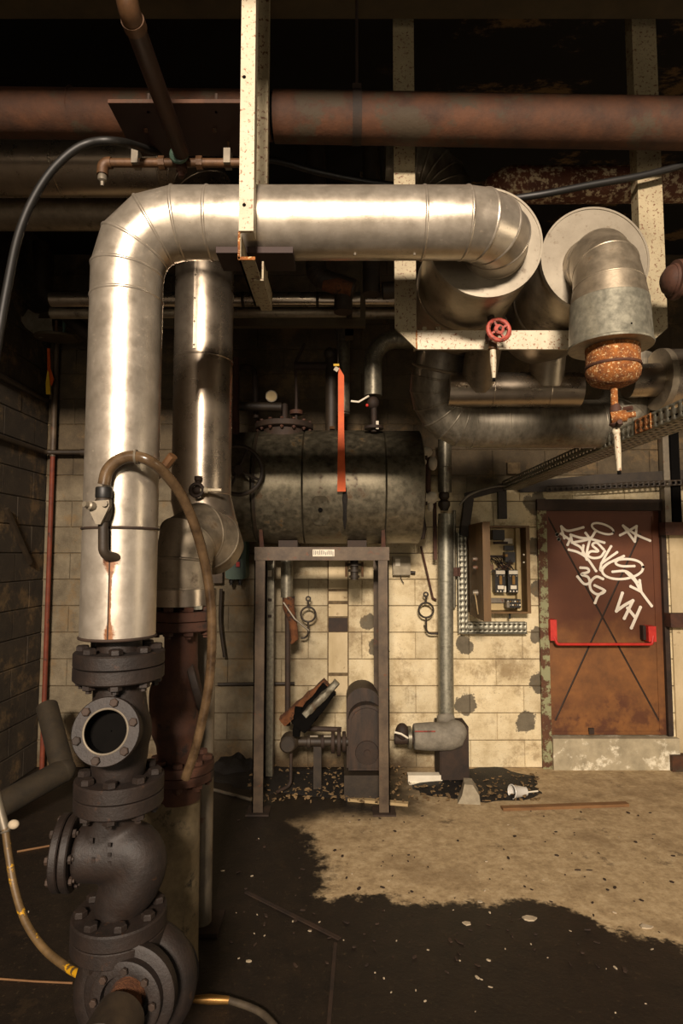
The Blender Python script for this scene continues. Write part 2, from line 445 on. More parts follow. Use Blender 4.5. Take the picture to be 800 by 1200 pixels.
# front edge of the pale area drops towards the right
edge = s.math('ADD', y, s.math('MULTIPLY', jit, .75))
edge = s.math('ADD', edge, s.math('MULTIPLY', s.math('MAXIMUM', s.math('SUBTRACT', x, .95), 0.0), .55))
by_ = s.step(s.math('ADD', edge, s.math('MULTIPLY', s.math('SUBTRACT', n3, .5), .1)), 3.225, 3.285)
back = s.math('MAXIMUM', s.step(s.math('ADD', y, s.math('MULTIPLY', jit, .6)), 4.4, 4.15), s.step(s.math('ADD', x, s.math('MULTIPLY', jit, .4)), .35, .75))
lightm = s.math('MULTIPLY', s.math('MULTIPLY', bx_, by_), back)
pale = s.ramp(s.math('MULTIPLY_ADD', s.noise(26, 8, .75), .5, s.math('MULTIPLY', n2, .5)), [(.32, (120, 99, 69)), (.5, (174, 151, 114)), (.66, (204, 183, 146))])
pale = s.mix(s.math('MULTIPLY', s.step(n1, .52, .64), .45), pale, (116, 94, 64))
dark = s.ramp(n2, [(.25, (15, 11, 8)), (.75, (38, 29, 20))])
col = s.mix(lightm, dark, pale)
col = s.mix(s.math('MULTIPLY', s.step(n3, .58, .68), .35), col, (88, 72, 50))
col = s.mix(s.math('MULTIPLY', s.step(s.noise(3.4, 9, .72), .6, .66), .55), col, (50, 38, 25))
rg = s.math('MULTIPLY_ADD', lightm, .32, .5)
s.bump(s.math('ADD', n2, s.math('MULTIPLY', n3, .6)), .55, .007)
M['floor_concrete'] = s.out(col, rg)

s = NT('ceiling_board'); k = s.noise(2.2, 9, .75, stretch=(.5, 1, 1)); x, y, z = s.xyz()
col = s.mix(s.math('MULTIPLY', s.step(k, .53, .6), s.step(x, .1, .6)), (13, 10, 7), (104, 82, 52))
M['ceiling_board'] = s.out(col, .9)

# ------------------------------------------------------------------ the setting
WY, LX, TOP = 5.2, -2.585, 4.5
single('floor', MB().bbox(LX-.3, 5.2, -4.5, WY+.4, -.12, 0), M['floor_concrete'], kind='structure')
single('ceiling', MB().bbox(LX-.3, 5.2, .4, WY+.4, TOP, TOP+.12), M['ceiling_board'], kind='structure')

# unseen beam-shaped blocker added above the view to keep the high daylight off the services
single('trim_7', MB().bbox(LX-.2, 5.0, .85, 1.1, 3.765, TOP), M['mortar'], kind='structure')
BH, BL = 0.2266, 0.46
_blk = {}
def block_mesh(L, H, mat):
    k = (round(L, 3), round(H, 3), mat.name)
    if k not in _blk:
        g, b, d = .003, .005, .05; x0, x1, z0, z1 = .001, L-.001, g, H-g
        mb = MB(); vs = []
        for (e, yy) in ((0, d), (0, b), (b, 0)):
            vs += [(x0+e, yy, z0+e), (x1-e, yy, z0+e), (x1-e, yy, z1-e), (x0+e, yy, z1-e)]
        fs = [(8, 9, 10, 11)]+[(i*4+j, i*4+(j+1) % 4, i*4+4+(j+1) % 4, i*4+4+j) for i in range(2) for j in range(4)]
        mb.add(vs, fs); _blk[k] = mesh_of('concrete_block', mb, mat, sharp=25)
    return _blk[k]

DX0, DX1, DZ1 = P(631, 700, WY).x, P(781, 700, WY).x, P(700, 587, WY).z
wall = thing('wall_back', None, None, (0, WY, 0), kind='structure')
mb = MB()
mb.bbox(LX-.2, DX0, WY+.012, WY+.3, 0, TOP); mb.bbox(DX1, 5.0, WY+.012, WY+.3, 0, TOP); mb.bbox(DX0, DX1, WY+.012, WY+.3, DZ1, TOP)
part('mortar_core', mb, M['mortar'], wall)
rows = int(TOP/BH)+1
for r_ in range(rows):
    z0 = r_*BH; h = min(BH, TOP-z0)
    if h < .05: continue
    xx = LX-(BL/2 if r_ % 2 else 0)
    while xx < 3.5:
        a, b = max(xx, LX), xx+BL; xx += BL
        segs = [(a, b)]
        if z0 < DZ1-.02:
            segs = [(a, min(b, DX0)), (max(a, DX1), b)]
        for a, b in segs:
            if b-a > .05:
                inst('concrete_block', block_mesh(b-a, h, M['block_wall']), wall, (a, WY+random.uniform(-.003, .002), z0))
wl = thing('wall_left', None, None, (LX, WY, 0), kind='structure')
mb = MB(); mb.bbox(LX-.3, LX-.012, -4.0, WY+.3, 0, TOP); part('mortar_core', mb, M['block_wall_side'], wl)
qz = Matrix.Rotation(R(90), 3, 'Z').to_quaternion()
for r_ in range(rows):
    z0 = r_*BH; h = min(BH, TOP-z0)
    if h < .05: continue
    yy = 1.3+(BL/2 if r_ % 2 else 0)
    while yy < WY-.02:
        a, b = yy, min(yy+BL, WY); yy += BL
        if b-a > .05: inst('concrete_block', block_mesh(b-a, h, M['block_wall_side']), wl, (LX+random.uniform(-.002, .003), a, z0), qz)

# door with frame, creased leaf, push bar, spray paint, concrete threshold
door = thing('door_1', 'brown rusted steel fire door with white spray paint and red push bar', None, ((DX0+DX1)/2, WY, 0), kind='structure')
lx0, lx1 = P(641, 700, WY).x, P(776, 700, WY).x
lz0, lz1 = P(700, 862, WY).z, P(700, 598, WY).z
part('door_leaf', MB().bbox(lx0, lx1, WY+.02, WY+.07, lz0, lz1), M['door_steel'], door)
part('lintel', MB().bbox(P(627, 590, WY).x, P(778, 590, WY).x, WY-.05, WY+.1, lz1-.005, DZ1+.01), M['rust_dark'], door)
part('jamb', MB().bbox(DX0-.005, lx0, WY-.03, WY+.1, 0, lz1), M['jamb_paint'], door, label='door jamb with flaking green paint over rust')
part('jamb', MB().bbox(lx1, DX1+.005, WY-.02, WY+.1, lz0, lz1), M['rust_dark'], door)
sill = MB(); sill.bbox(lx0-.0, DX1+.03, WY-.06, WY+.1, 0, lz0-.008); part('threshold', sill, M['sill_concrete'], door, label='low pale concrete threshold')
part('reveal', MB().bbox(lx0, lx1, WY+.1, WY+.2, 0, DZ1), M['rust_dark'], door)
yf = WY+.02
def crease(a, b):
    a, b = V((a[0], yf, a[1])), V((b[0], yf, b[1]))
    d = (b-a).normalized(); nrm = V((0, -1, 0)).cross(d).normalized()
    m = MB(); m.add([a+nrm*.008, a-nrm*.008, b-nrm*.008, b+nrm*.008, a+V((0, -.005, 0)), b+V((0, -.005, 0))], [(0, 4, 5, 3), (4, 1, 2, 5), (0, 1, 4), (3, 5, 2)])
    part('diagonal_crease', m, M['rust_dark'], door)  # dark rust tone also paints the shading of the crease
crease((lx0+.02, lz1-.04), (lx1-.06, lz0+.12)); crease((lx0+.05, lz0+.12), (lx1-.16, lz1-.2))
for (a0, a1, b0, b1) in ((lx0, lx1, lz1-.05, lz1-.02), (lx0, lx0+.03, lz0, lz1-.05), (lx1-.06, lx1-.03, lz0, lz1-.05), (lx0+.03, lx1-.06, lz0+.005, lz0+.03)):
    part('edge_fold', MB().bbox(a0, a1, yf-.006, yf, b0, b1), M['door_steel'], door)
pb = P(700, 754, 5.17).z; bl, br = P(650, 700, 5.12).x, P(763, 700, 5.12).x
bar = part('push_bar', MB().tube(fillet([(bl-.012, 5.13, pb+.06), (bl+.01, 5.12, pb), (br-.01, 5.12, pb), (br+.008, 5.13, pb+.07)], .022, 4), .012, 10), M['red_paint'], door, label='bright red push bar')
part('bar_bracket', MB().bbox(bl-.045, bl+.01, 5.12, 5.222, pb+.03, pb+.205), M['red_paint'], bar)
part('bar_bracket', MB().bbox(br-.035, br+.03, 5.12, 5.222, pb+.02, pb+.15), M['red_paint'], bar)
part('bar_bracket_shadow_gap', MB().bbox(br-.06, br-.036, 5.16, 5.222, pb+.03, pb+.15), M['rust_dark'], bar)
part('floor_bolt', MB().bbox(P(690, 855, WY).x, P(696, 855, WY).x, yf-.02, yf, lz0+.01, lz0+.06), M['rust_dark'], door)

def stroke(m, pts, ox, oy, sc, wd, close=False):
    """one pass of a spray can as a thin flat ribbon on the leaf"""
    q = [P(ox+a*sc, oy+b*sc, yf) for a, b in pts]
    if len(q) > 2: q = spline(q, 5)
    yo = yf-.0068-.00012*stroke.k; stroke.k += 1
    q = [V((p.x, yo, p.z)) for p in q]; L = []; Rr = []
    for i, p in enumerate(q):
        d = (q[min(i+1, len(q)-1)]-q[max(i-1, 0)]); d = d.normalized() if d.length else V((1, 0, 0))
        nn = V((-d.z, 0, d.x))*(wd/2); L.append(p+nn); Rr.append(p-nn)
    k = len(q); vs = L+Rr; vs += [p+V((0, .0016, 0)) for p in vs]
    fs = []
    for i in range(k-1):
        fs += [(i, i+1, k+i+1, k+i), (i, 2*k+i, 2*k+i+1, i+1), (k+i, k+i+1, 3*k+i+1, 3*k+i)]
    m.add(vs, fs)
    for p in (q[0], q[-1]): m.lathe([(wd*.56, 0), (wd*.56, .0016)], p+V((0, -.0004, 0)), (0, 1, 0), 12)
stroke.k = 0
def ell(cx, cy, rx, ry, rot, a0=0, a1=360, n=14):
    out = []
    for i in range(n+1):
        a = R(a0+(a1-a0)*i/n); ux, uy = rx*math.cos(a), ry*math.sin(a)
        out.append((cx+ux*math.cos(R(rot))-uy*math.sin(R(rot)), cy+ux*math.sin(R(rot))+uy*math.cos(R(rot))))
    return out
A = (640, 600, .175); B = (640, 660, .175)
tags = [
 ('graffiti_lettering', A, [[(98,97),(106,135),(118,175)], [(98,97),(135,125),(190,118),(245,103)], [(95,145),(130,168),(160,190)], [(160,175),(140,220)],
   [(160,152),(225,172),(290,180),(385,205)], [(325,132),(285,180),(170,205)], [(260,140),(290,180)], [(160,152),(175,205),(230,240),(268,318)],
   [(148,252),(210,270),(270,310),(330,395)], [(245,225),(240,280)], [(290,180),(272,250),(265,310)],
   [(380,250),(335,206),(305,222),(345,262),(295,264),(275,290),(310,308),(360,300),(388,262)],
   [(430,230),(395,290),(365,345)], [(365,345),(420,305),(470,270)], [(365,345),(360,392),(410,345),(515,295)],
   [(515,295),(460,338),(500,362),(585,362)], [(440,400),(520,395),(565,420),(605,470)],
   ell(508,382,138,66,-6)], .021),
 ('graffiti_dot', A, [[(68,150),(69,151)], [(80,182),(81,183)]], .026),
 ('graffiti_halo', A, [ell(374,112,76,30,19)], .018),
 ('graffiti_star', A, [[(510,92),(595,150),(690,192)], [(490,155),(545,128),(600,95)], [(600,95),(595,150),(588,198)], [(510,92),(588,198)]], .021),
 ('graffiti_number', B, [[(225,30),(272,35),(278,58),(230,74),(275,92),(285,130),(250,138),(205,90)],
   [(375,105),(330,90),(290,130),(297,180),(340,208),(388,185),(320,148)], [(388,185),(345,215),(322,265)]], .022),
 ('graffiti_letters', B, [[(505,200),(465,320)], [(465,320),(520,280),(575,250)], [(575,250),(518,368)], [(540,300),(585,355)], [(625,295),(565,432)]], .026),
 ('graffiti_arrow', B, [[(530,60),(590,120),(630,190),(700,285)], [(560,155),(630,190)], [(630,190),(620,115)]], .023)]
for nm, (ox, oy, sc), sts, wd in tags:
    m = MB()
    for st in sts: stroke(m, st, ox, oy, sc, wd)
    part(nm, m, M['graffiti_white'], door)

# plaster strip, posts and rails to the right of the door
single('plaster_strip', MB().bbox(P(785, 700, WY).x, 3.35, WY-.02, WY, .1, P(790, 627, WY).z), M['plaster_patch'], kind='structure').name = 'trim_1'
single('trim_2', MB().bbox(P(778, 620, 5.1).x, 3.4, 5.08, 5.18, P(790, 627, 5.1).z, P(790, 612, 5.1).z), M['rust_red'], kind='structure')
single('trim_3', MB().bbox(P(780, 620, 5.1).x, 3.4, 5.08, 5.18, P(790, 735, 5.1).z, P(790, 719, 5.1).z), M['rust_red'], kind='structure')
single('trim_4', MB().bbox(P(787, 880, 5.1).x, 3.4, 5.1, 5.19, 0, P(790, 886, 5.1).z), M['rust_pipe'], kind='structure')
for i, (x0, x1, ya, yb) in enumerate(((774, 781, 478, 612), (783, 793, 478, 612))):
    single('trim_%d' % (5+i), MB().bbox(P(x0, 500, 5.12).x, P(x1, 500, 5.12).x, 5.1, 5.17, P(780, yb, 5.12).z, P(780, ya, 5.12).z),
           M['steel_grey'] if i == 0 else M['soot_and_shade'], kind='structure')

part('infill_joint', MB().bbox(P(383.5, 700, WY).x, P(408.5, 700, WY).x, WY-.006, WY+.02, P(396, 816, WY).z, P(396, 655, WY).z), M['mortar'], wall)
# narrow infill pieces of the block wall beside the machine frame
for (ya, yb, mt) in ((655, 690, 'plaster_patch'), (693, 704, 'plaster_patch'), (708, 722, 'plaster_patch'), (724, 740, 'rust_dark'), (741, 788, 'plaster_patch'), (792, 815, 'plaster_patch')):
    z1, z0 = P(396, ya, WY).z, P(396, yb, WY).z
    part('infill_block', MB().bbox(P(385, 700, WY).x, P(407, 700, WY).x, WY-.012, WY+.02, z0, z1), M[mt], wall)

# ------------------------------------------------------------------ overhead steel and pipes
def ibeam(name, a, b, h, wd, mat, label, cat='beam'):
    a, b = V(a), V(b); t = thing(name, label, cat, (a+b)/2-V((0, 0, h)))
    m = MB(); m.bar(a-V((0, 0, h)), b-V((0, 0, h)), wd, .016); part('bottom_flange', m, mat, t)
    m = MB(); m.bar(a-V((0, 0, h/2)), b-V((0, 0, h/2)), .012, h-.016); part('web', m, mat, t)
    m = MB(); m.bar(a, b, wd, .016); part('top_flange', m, mat, t)
    return t
bz = P(200, 20, 2.38).z
ibeam('steel_beam', (LX, 2.30, bz+.22), (4.2, 2.30, bz+.22), .22, .16, M['olive_steel'], 'olive brown steel beam running across the very top under the ceiling')
bz2 = bz

# big rusty pipe across the top
t = thing('rusty_pipe', 'thick rust brown pipe running the full width above the metal cladding', 'pipe', P(400, 138, 2.28))
pa, pb_, pc = P(-260, 130, 2.28), P(318, 136, 2.28), P(1850, 163, 2.28)
part('pipe_length', MB().tube([pa, pb_], .089, 36), M['rust_pipe'], t)
part('pipe_length', MB().tube([pb_+V((.012, 0, -.004)), pc], .093, 36), M['rust_pipe'], t)
part('joint_shadow_ring', MB().tube([pb_-V((.012, 0, 0)), pb_+V((.024, 0, 0))], .08, 30), M['soot_and_shade'], t)  # near-black ring in the joint, stands in for the post's shadow
cb = P(418, 138, 2.28)
part('clamp_band', MB().tube([cb-V((.018, 0, 0)), cb+V((.018, 0, 0))], .098, 36), M['rust_dark'], t)
part('hanger_lug', MB().box(cb+V((0, 0, .115)), (.036, .02, .05)), M['rust_dark'], t)
part('hanger_rod', MB().tube([cb+V((0, 0, .12)), V((cb.x, cb.y, TOP))], .006, 8), M['rust_dark'], t)
cb = P(88, 132, 2.28)
part('weld_seam', MB().torus(cb, (1, 0, 0), .089, .003, 36, 6), M['rust_pipe'], t)

# plate under the pipe + brown feed pipe + brass coloured distribution pipe
zpl = P(200, 122, 2.06).z
t = thing('steel_plate', 'dark red-brown flat steel plate hung under the rusty pipe at upper left', 'plate', (P(200, 122, 2.06).x, 2.2, zpl))
part('sheet', MB().bbox(P(127, 122, 2.06).x, P(291, 122, 2.06).x, 2.06, 2.345, zpl, zpl+.008), M['dark_plate'], t)
part('front_lip', MB().bbox(P(127, 122, 2.06).x, P(291, 122, 2.06).x, 2.054, 2.06, zpl-.0, zpl+.014), M['rust_pipe'], t)
for px in (172, 252):
    c = P(px, 112, 2.08); part('hanger_stud', MB().tube([V((c.x, 2.1, zpl)), V((c.x, 2.1, zpl+.07))], .006, 8), M['rust_dark'], t)
    c = P(px, 150, 2.2); part('bolt', MB().lathe([(.009, 0), (.009, -.008)], V((c.x, 2.19, zpl)), (0, 0, 1), 6), M['rust_pipe'], t)
zc = P(200, 191, 2.26).z
t = thing('brass_pipe', 'thin rusty orange pipe with tees and a drooping end nozzle under the steel plate', 'pipe', P(200, 191, 2.26))
xa, xb = P(122, 191, 2.26).x, P(292, 191, 2.26).x
part('pipe_run', MB().tube([(xa, 2.26, zc), (xb, 2.26, zc)], .017, 16), M['brass_pipe'], t)
for px in (190, 234):
    c = P(px, 191, 2.26); part('coupling', MB().tube([c-V((.012, 0, 0)), c+V((.012, 0, 0))], .026, 8), M['brass_pipe'], t)
el = part('end_elbow', MB().tube(fillet([(xa+.03, 2.26, zc), (xa-.005, 2.26, zc), (xa-.005, 2.26, zc-.05)], .024, 6), .022, 14), M['brass_pipe'], t)
part('nozzle', MB().lathe([(.014, 0), (.018, .012), (.018, .028), (.009, .034), (.007, .05)], (xa-.005, 2.26, zc-.045), (0, 0, -1), 14), M['steel_grey'], el)
for px in (160, 267):
    c = P(px, 185, 2.26)
    st = part('pipe_strap', MB().box(V((c.x, 2.26, zc+.016)), (.026, .05, .06)), M['steel_grey'], t)
    part('strap_stud', MB().tube([V((c.x, 2.26, zc+.04)), V((c.x, 2.26, zpl))], .005, 8), M['brass_pipe'], st)
c = P(212, 192, 2.24)
part('tee_union', MB().torus(V((c.x, 2.21, zc)), (0, 1, 0), .028, .01, 22, 8), M['green_enamel'], t, label='greenish union ring')
part('drain_plug', MB().lathe([(.02, 0), (.022, .03), (.013, .036), (.012, .055)], V((c.x, 2.25, zc-.01)), (0, 0, -1), 10), M['rust_red'], t)
e0 = V((P(212, 191, 2.2).x, 2.2, zc)); e1 = V((P(150, 10, 1.6).x, 1.58, zc+.01))
t = thing('brown_pipe', 'brown pipe coming down from the ceiling towards the thin orange pipe', 'pipe', e0)
up = V((e1.x, e1.y, TOP))
part('horizontal_run', MB().tube([e0, e1+V((0, .06, 0))], .03, 20), M['brown_paint'], t)
part('collar', MB().tube([e1+V((0, .085, 0)), e1+V((0, .055, 0))], .034, 20), M['brass_pipe'], t)
part('riser', MB().tube(fillet([e1+V((0, .06, 0)), e1, up], .05, 6), .031, 20), M['brass_pipe'], t)

# ------------------------------------------------------------------ second insulated line: duct from the left, down, and into the rear valve
Y2 = 3.05; r2 = .15
z_d = P(140, 195, Y2).z; xv = P(238, 450, Y2).x
t = thing('insulated_pipe', 'shiny clad pipe standing behind the front pipe, joined to the duct at upper left', 'pipe', V((xv, Y2, 1.5)))
crn = V((xv, Y2, z_d))
pts = [V((LX+.004, Y2, z_d)), V((P(72, 200, Y2).x, Y2, z_d))]+arc(V((LX, Y2, z_d)), crn, V((xv, Y2, 1)), .22, 4)+[V((xv, Y2, P(238, 424, Y2).z)), V((xv, Y2, P(238, 585, Y2).z))]
pts += [P(244, 622, 3.02)+V((0, 0, 0)), P(250, 645, 2.93)]
jacket(t, pts, r2, M['steel_jacket'], bead=.004)
low = [P(250, 641, 2.97), P(246, 634, 2.90), P(233, 626, 2.83), P(220, 634, 2.74), P(215, 658, 2.715), P(215, 689, 2.715), P(215, 708, 2.715)]
jacket(t, low, [.147, .145, .138, .13, .126, .126, .126], M['dull_jacket'], name='elbow_gore', bead=.005)
part('collar_band', MB().tube([P(215, 688, 2.715), P(215, 709, 2.715)], .1285, 40), M['steel_jacket'], t)
m = MB(); m.bar(V((xv-.012, Y2-r2-.002, P(238, 306, Y2).z)), V((xv-.012, Y2-r2-.002, P(238, 420, Y2).z)), .012, .006, up=(0, 1, 0)); part('lap_seam', m, M['steel_jacket'], t)
for k in range(5):
    c = V((xv-.012, Y2-r2-.006, P(238, 312+k*26, Y2).z)); part('rivet', MB().sphere(c, .005, (1, .6, 1), 5), M['steel_grey'], t)
# the second duct below it
t2 = thing('insulated_duct', 'dull clad duct running horizontally just below the upper left duct', 'duct', P(60, 248, 3.35))
jacket(t2, [V((LX+.004, 3.35, P(60, 249, 3.35).z)), P(150, 249, 3.35), P(330, 249, 3.35)], .1, M['dull_jacket'], bead=.003, name='duct_length')
# small cock on that pipe
c = P(232, 575, 2.885)
t = thing('drain_cock', 'small blackened drain cock with pale spout on the shiny rear pipe', 'valve', c)
part('valve_body', MB().sphere(c, .03, (1, 1, .8), 8), M['rust_dark'], t)
part('stem', MB().lathe([(.013, 0), (.013, .045), (.019, .05), (.019, .07)], c, (0, 0, 1), 10), M['rust_dark'], t)
part('handle_wheel', MB().torus(c+V((.0, -.03, 0)), (0, 1, .0), .03, .009, 16, 6), M['rust_dark'], t)
part('nipple', MB().tube([c, c+V((0, .06, 0))], .014, 10), M['rust_dark'], t)
part('spout', MB().lathe([(.014, 0), (.016, .03), (.009, .035), (.008, .1)], c+V((.02, -.02, 0)), (1, -.1, 0), 10), M['white_paint'], t)

# ------------------------------------------------------------------ front insulated pipe
Y1 = 2.0; r1 = .1195; x1 = P(142, 600, Y1).x; zp = P(350, 262, Y1).z
C1 = V((x1, Y1, zp)); xe = P(577, 280, 2.17).x; C2 = V((xe, Y1, zp)); E = V((xe, 2.175, zp+.012))
t = thing('insulated_pipe', 'bright aluminium clad pipe rising at the left, crossing and entering the round drum', 'pipe', V((x1, Y1, P(140, 745, Y1).z)))
pts = [V((x1, Y1, P(140, 746, Y1).z)), V((x1, Y1, P(140, 620, Y1).z)), V((x1, Y1, P(140, 352, Y1).z))]
pts += arc(pts[-1], C1, C2, .175, 3)+[V((P(246, 262, Y1).x, Y1, zp)), V((P(495, 262, Y1).x, Y1, zp))]
pts += arc(C1, C2, C2+V((0, 1, 0)), .145, 4)+[E]
jacket(t, pts, r1, M['aluminium'], bead=.0045, n=48, first=M['aluminium_stained'])
m = MB().torus(pts[0]+V((0, 0, .002)), (0, 0, 1), r1, .005, 48, 8); part('end_ring', m, M['rust_dark'], t)
m = MB().torus(pts[1], (0, 0, 1), r1+.001, .0045, 48, 8); part('strap_band', m, M['rust_dark'], t)
m = MB(); xq = P(128, 690, 1.884).x; q = V((xq, Y1-math.sqrt(r1**2-(xq-x1)**2), 0))
m.bar(V((q.x, q.y-.001, P(140, 744, Y1).z)), V((q.x, q.y-.001, P(140, 624, Y1).z)), .0035, .003, up=(0, 1, 0)); part('lap_seam', m, M['rust_dark'], t, label='rust-stained lap seam')
for (px, py) in ((137, 302), (138, 320), (138, 340), (144, 288), (153, 276), (170, 262), (190, 250), (212, 250), (236, 250)):
    c = P(px, py, Y1-r1+.012); part('rivet', MB().sphere(c, .0035, n=4), M['steel_grey'], t)
for px in (258, 300, 416, 486):
    c = P(px, 299, Y1-.03); part('rivet', MB().sphere(V((c.x, Y1-.02, zp-r1-.001)), .005, n=4), M['aluminium'], t)
# red-brown saddle under the pipe
zs = zp-r1
single('pipe_saddle', MB().bbox(P(258, 300, Y1).x, P(345, 300, Y1).x, 1.93, 2.06, zs-.022, zs-.001), M['dark_plate'], 'dark red-brown saddle strip under the crossing aluminium pipe', 'saddle')
# white U-shaped hanger round the pipe
xh0, xh1 = P(281, 200, 1.82).x, P(298, 200, 1.82).x
zb = P(290, 306, 1.83).z
t = thing('pipe_hanger', 'off white steel hanger post in front of the crossing pipe with a cradle below it', 'hanger', V((xh0, 1.83, zb)))
part('front_post', MB().bbox(xh0, xh1, 1.812, 1.826, P(290, 272, 1.82).z, TOP), M['white_paint'], t)
part('front_post_side', MB().bbox(xh1-.006, xh1, 1.826, 1.866, P(290, 272, 1.82).z, TOP), M['white_paint'], t)
part('cradle_angle', MB().bbox(xh0, xh0+.05, 1.822, 2.17, zb-.0, zb+.006).bbox(xh0, xh0+.006, 1.822, 2.17, zb, zb+.085), M['old_white_paint'], t)
part('cradle_angle', MB().bbox(xh0+.055, xh0+.061, 1.95, 2.2, zb-.002, zb+.06).bbox(xh0+.02, xh0+.061, 1.95, 2.2, zb-.007, zb-.001), M['old_white_paint'], t)
part('end_edge', MB().bbox(xh0-.002, xh0+.052, 1.817, 1.822, zb-.002, zb+.008).bbox(xh0-.003, xh0+.004, 1.817, 1.822, zb, zb+.09), M['rust_orange'], t, label='rust orange cut edge')
xr0, xr1 = P(300, 120, 2.15).x, P(314, 120, 2.15).x
part('rear_post', MB().bbox(xr0, xr1, 2.15, 2.19, zb+.01, TOP), M['old_white_paint'], t)
for py in (90, 240): part('bolt_hole', MB().lathe([(.006, 0), (.006, .002)], P(286, py, 1.811), (0, 1, 0), 10), M['soot_and_shade'], t)

# ------------------------------------------------------------------ the two drums and their hanger frame
def drum(px, py, Yf, rr, Yr, label, bare):
    c = P(px, py, Yf); t = thing('insulated_drum', label, 'drum', V((c.x, (Yf+Yr)/2, c.z-rr)))
    part('end_plate', MB().lathe([(.002, 0), (rr-.006, 0), (rr-.006, .012), (.002, .012)], c, (0, 1, 0), 64, False), M['disc_paint'], t)
    part('rim', MB().lathe([(rr-.008, -.004), (rr, -.004), (rr, .02), (rr-.008, .02)], c, (0, 1, 0), 64, False).lathe([(rr-.008, .02), (rr-.008, -.004)], c, (0, 1, 0), 64, False), M['disc_paint'], t)
    part('shell', MB().lathe([(rr-.006, .006), (rr-.003, .02), (rr-.003, Yr-Yf)], c, (0, 1, 0), 64), M['dull_jacket'], t)
    part('rear_band', MB().lathe([(rr-.002, 0), (rr+.001, .004), (rr+.001, .03), (rr-.002, .034)], c+V((0, (Yr-Yf)*.55, 0)), (0, 1, 0), 64, False), M['dull_jacket'], t)
    return t, c
d1, c1 = drum(569, 284, 2.17, .214, 2.80, 'round clad drum that the crossing aluminium pipe bends into', 0)
d2, c2 = drum(697, 304, 2.26, .212, 2.92, 'round clad drum at right with an elbow turning downwards', 0)
# frame
fy = 2.44
fx0, fx1, fx2, fx3 = P(462, 300, fy).x, P(487, 300, fy).x, P(750, 300, fy).x, P(779, 300, fy).x
fzb, fzt = P(550, 409, fy).z, P(550, 387, fy).z; fzc = P(470, 384, fy).z
t = thing('hanger_frame', 'off white rust-speckled steel frame hanging around the two drums', 'frame', V(((fx0+fx3)/2, fy, fzb)))
def post(a, b, side):
    ch = (b-a)
    prof = [(a, fzc) if side < 0 else (b, fzc), (b, fzb) if side < 0 else (a, fzb), (b, bz2+.2) if side < 0 else (a, bz2+.2), (a, bz2+.2) if side < 0 else (b, bz2+.2)]
    m = MB().prism([(x, fy, z) for x, z in prof], (0, .012, 0))
    part('post', m, M['old_white_paint'], t)
    e = b if side < 0 else a
    part('post_return', MB().bbox(min(e, e+side*.006), max(e, e+side*.006), fy+.012, fy+.06, fzb+.01, bz2+.2), M['old_white_paint'], t)
post(fx0, fx1, -1); post(fx2, fx3, 1)
part('bottom_rail', MB().bbox(fx1, fx2, fy+.002, fy+.014, fzb, fzt), M['white_paint'], t)
part('bottom_rail_return', MB().bbox(fx1, fx2, fy+.014, fy+.07, fzt-.008, fzt), M['white_paint'], t)
for px in (497, 513):
    c = P(px, 383, fy+.03); part('bolt', MB().box(V((c.x, fy+.035, fzt+.012)), (.018, .018, .026)), M['old_white_paint'], t)
part('weld_line', MB().box(V((fx1, fy, (fzb+fzt)/2)), (.006, .006, fzt-fzb)), M['rust_orange'], t)

# red handwheel drain under the left drum
wc = P(578, 392, 2.36)
t = thing('drain_valve', 'drain valve with red handwheel and pale spout under the left drum', 'valve', wc)
part('drop_pipe', MB().tube([V((wc.x-.004, 2.38, c1.z-.2)), V((wc.x-.004, 2.38, wc.z))], .015, 12), M['rust_dark'], t)
part('valve_body', MB().sphere(wc+V((-.004, .02, -.004)), .026, (1, 1, 1.2), 8), M['rust_red'], t)
wh = wc+V((.008, -.05, 0))
part('bonnet', MB().tube([wc+V((0, .01, 0)), wh], .012, 10), M['rust_red'], t)
wl_ = part('handwheel', MB().torus(wh, (-.12, 1, -.1), .043, .0095, 32, 8), M['wheel_red'], t, label='red handwheel')
part('hub', MB().lathe([(.021, -.008), (.021, .008)], wh, (-.12, 1, -.1), 16), M['wheel_red'], wl_)
part('spindle_nut', MB().lathe([(.007, -.02), (.007, -.006)], wh, (-.12, 1, -.1), 6), M['rust_dark'], wl_)
for k in range(4):
    a = k*math.pi/2+.5; part('spoke', MB().bar(wh+V((math.cos(a)*.018, 0, math.sin(a)*.018)), wh+V((math.cos(a)*.038, 0, math.sin(a)*.038)), .012, .008), M['wheel_red'], wl_)
part('spout_collar', MB().lathe([(.017, 0), (.019, .008), (.019, .03), (.015, .034)], wc+V((-.004, 0, -.03)), (0, 0, -1), 12), M['brass_pipe'], t)
part('spout', MB().lathe([(.012, 0), (.013, .05), (.007, .12)], wc+V((-.004, 0, -.06)), (0.02, 0, -1), 12), M['white_paint'], t)
part('spout_tip', MB().lathe([(.006, 0), (.006, .014)], wc+V((-.0016, 0, -.18)), (0, 0, -1), 10), M['soot_and_shade'], t)

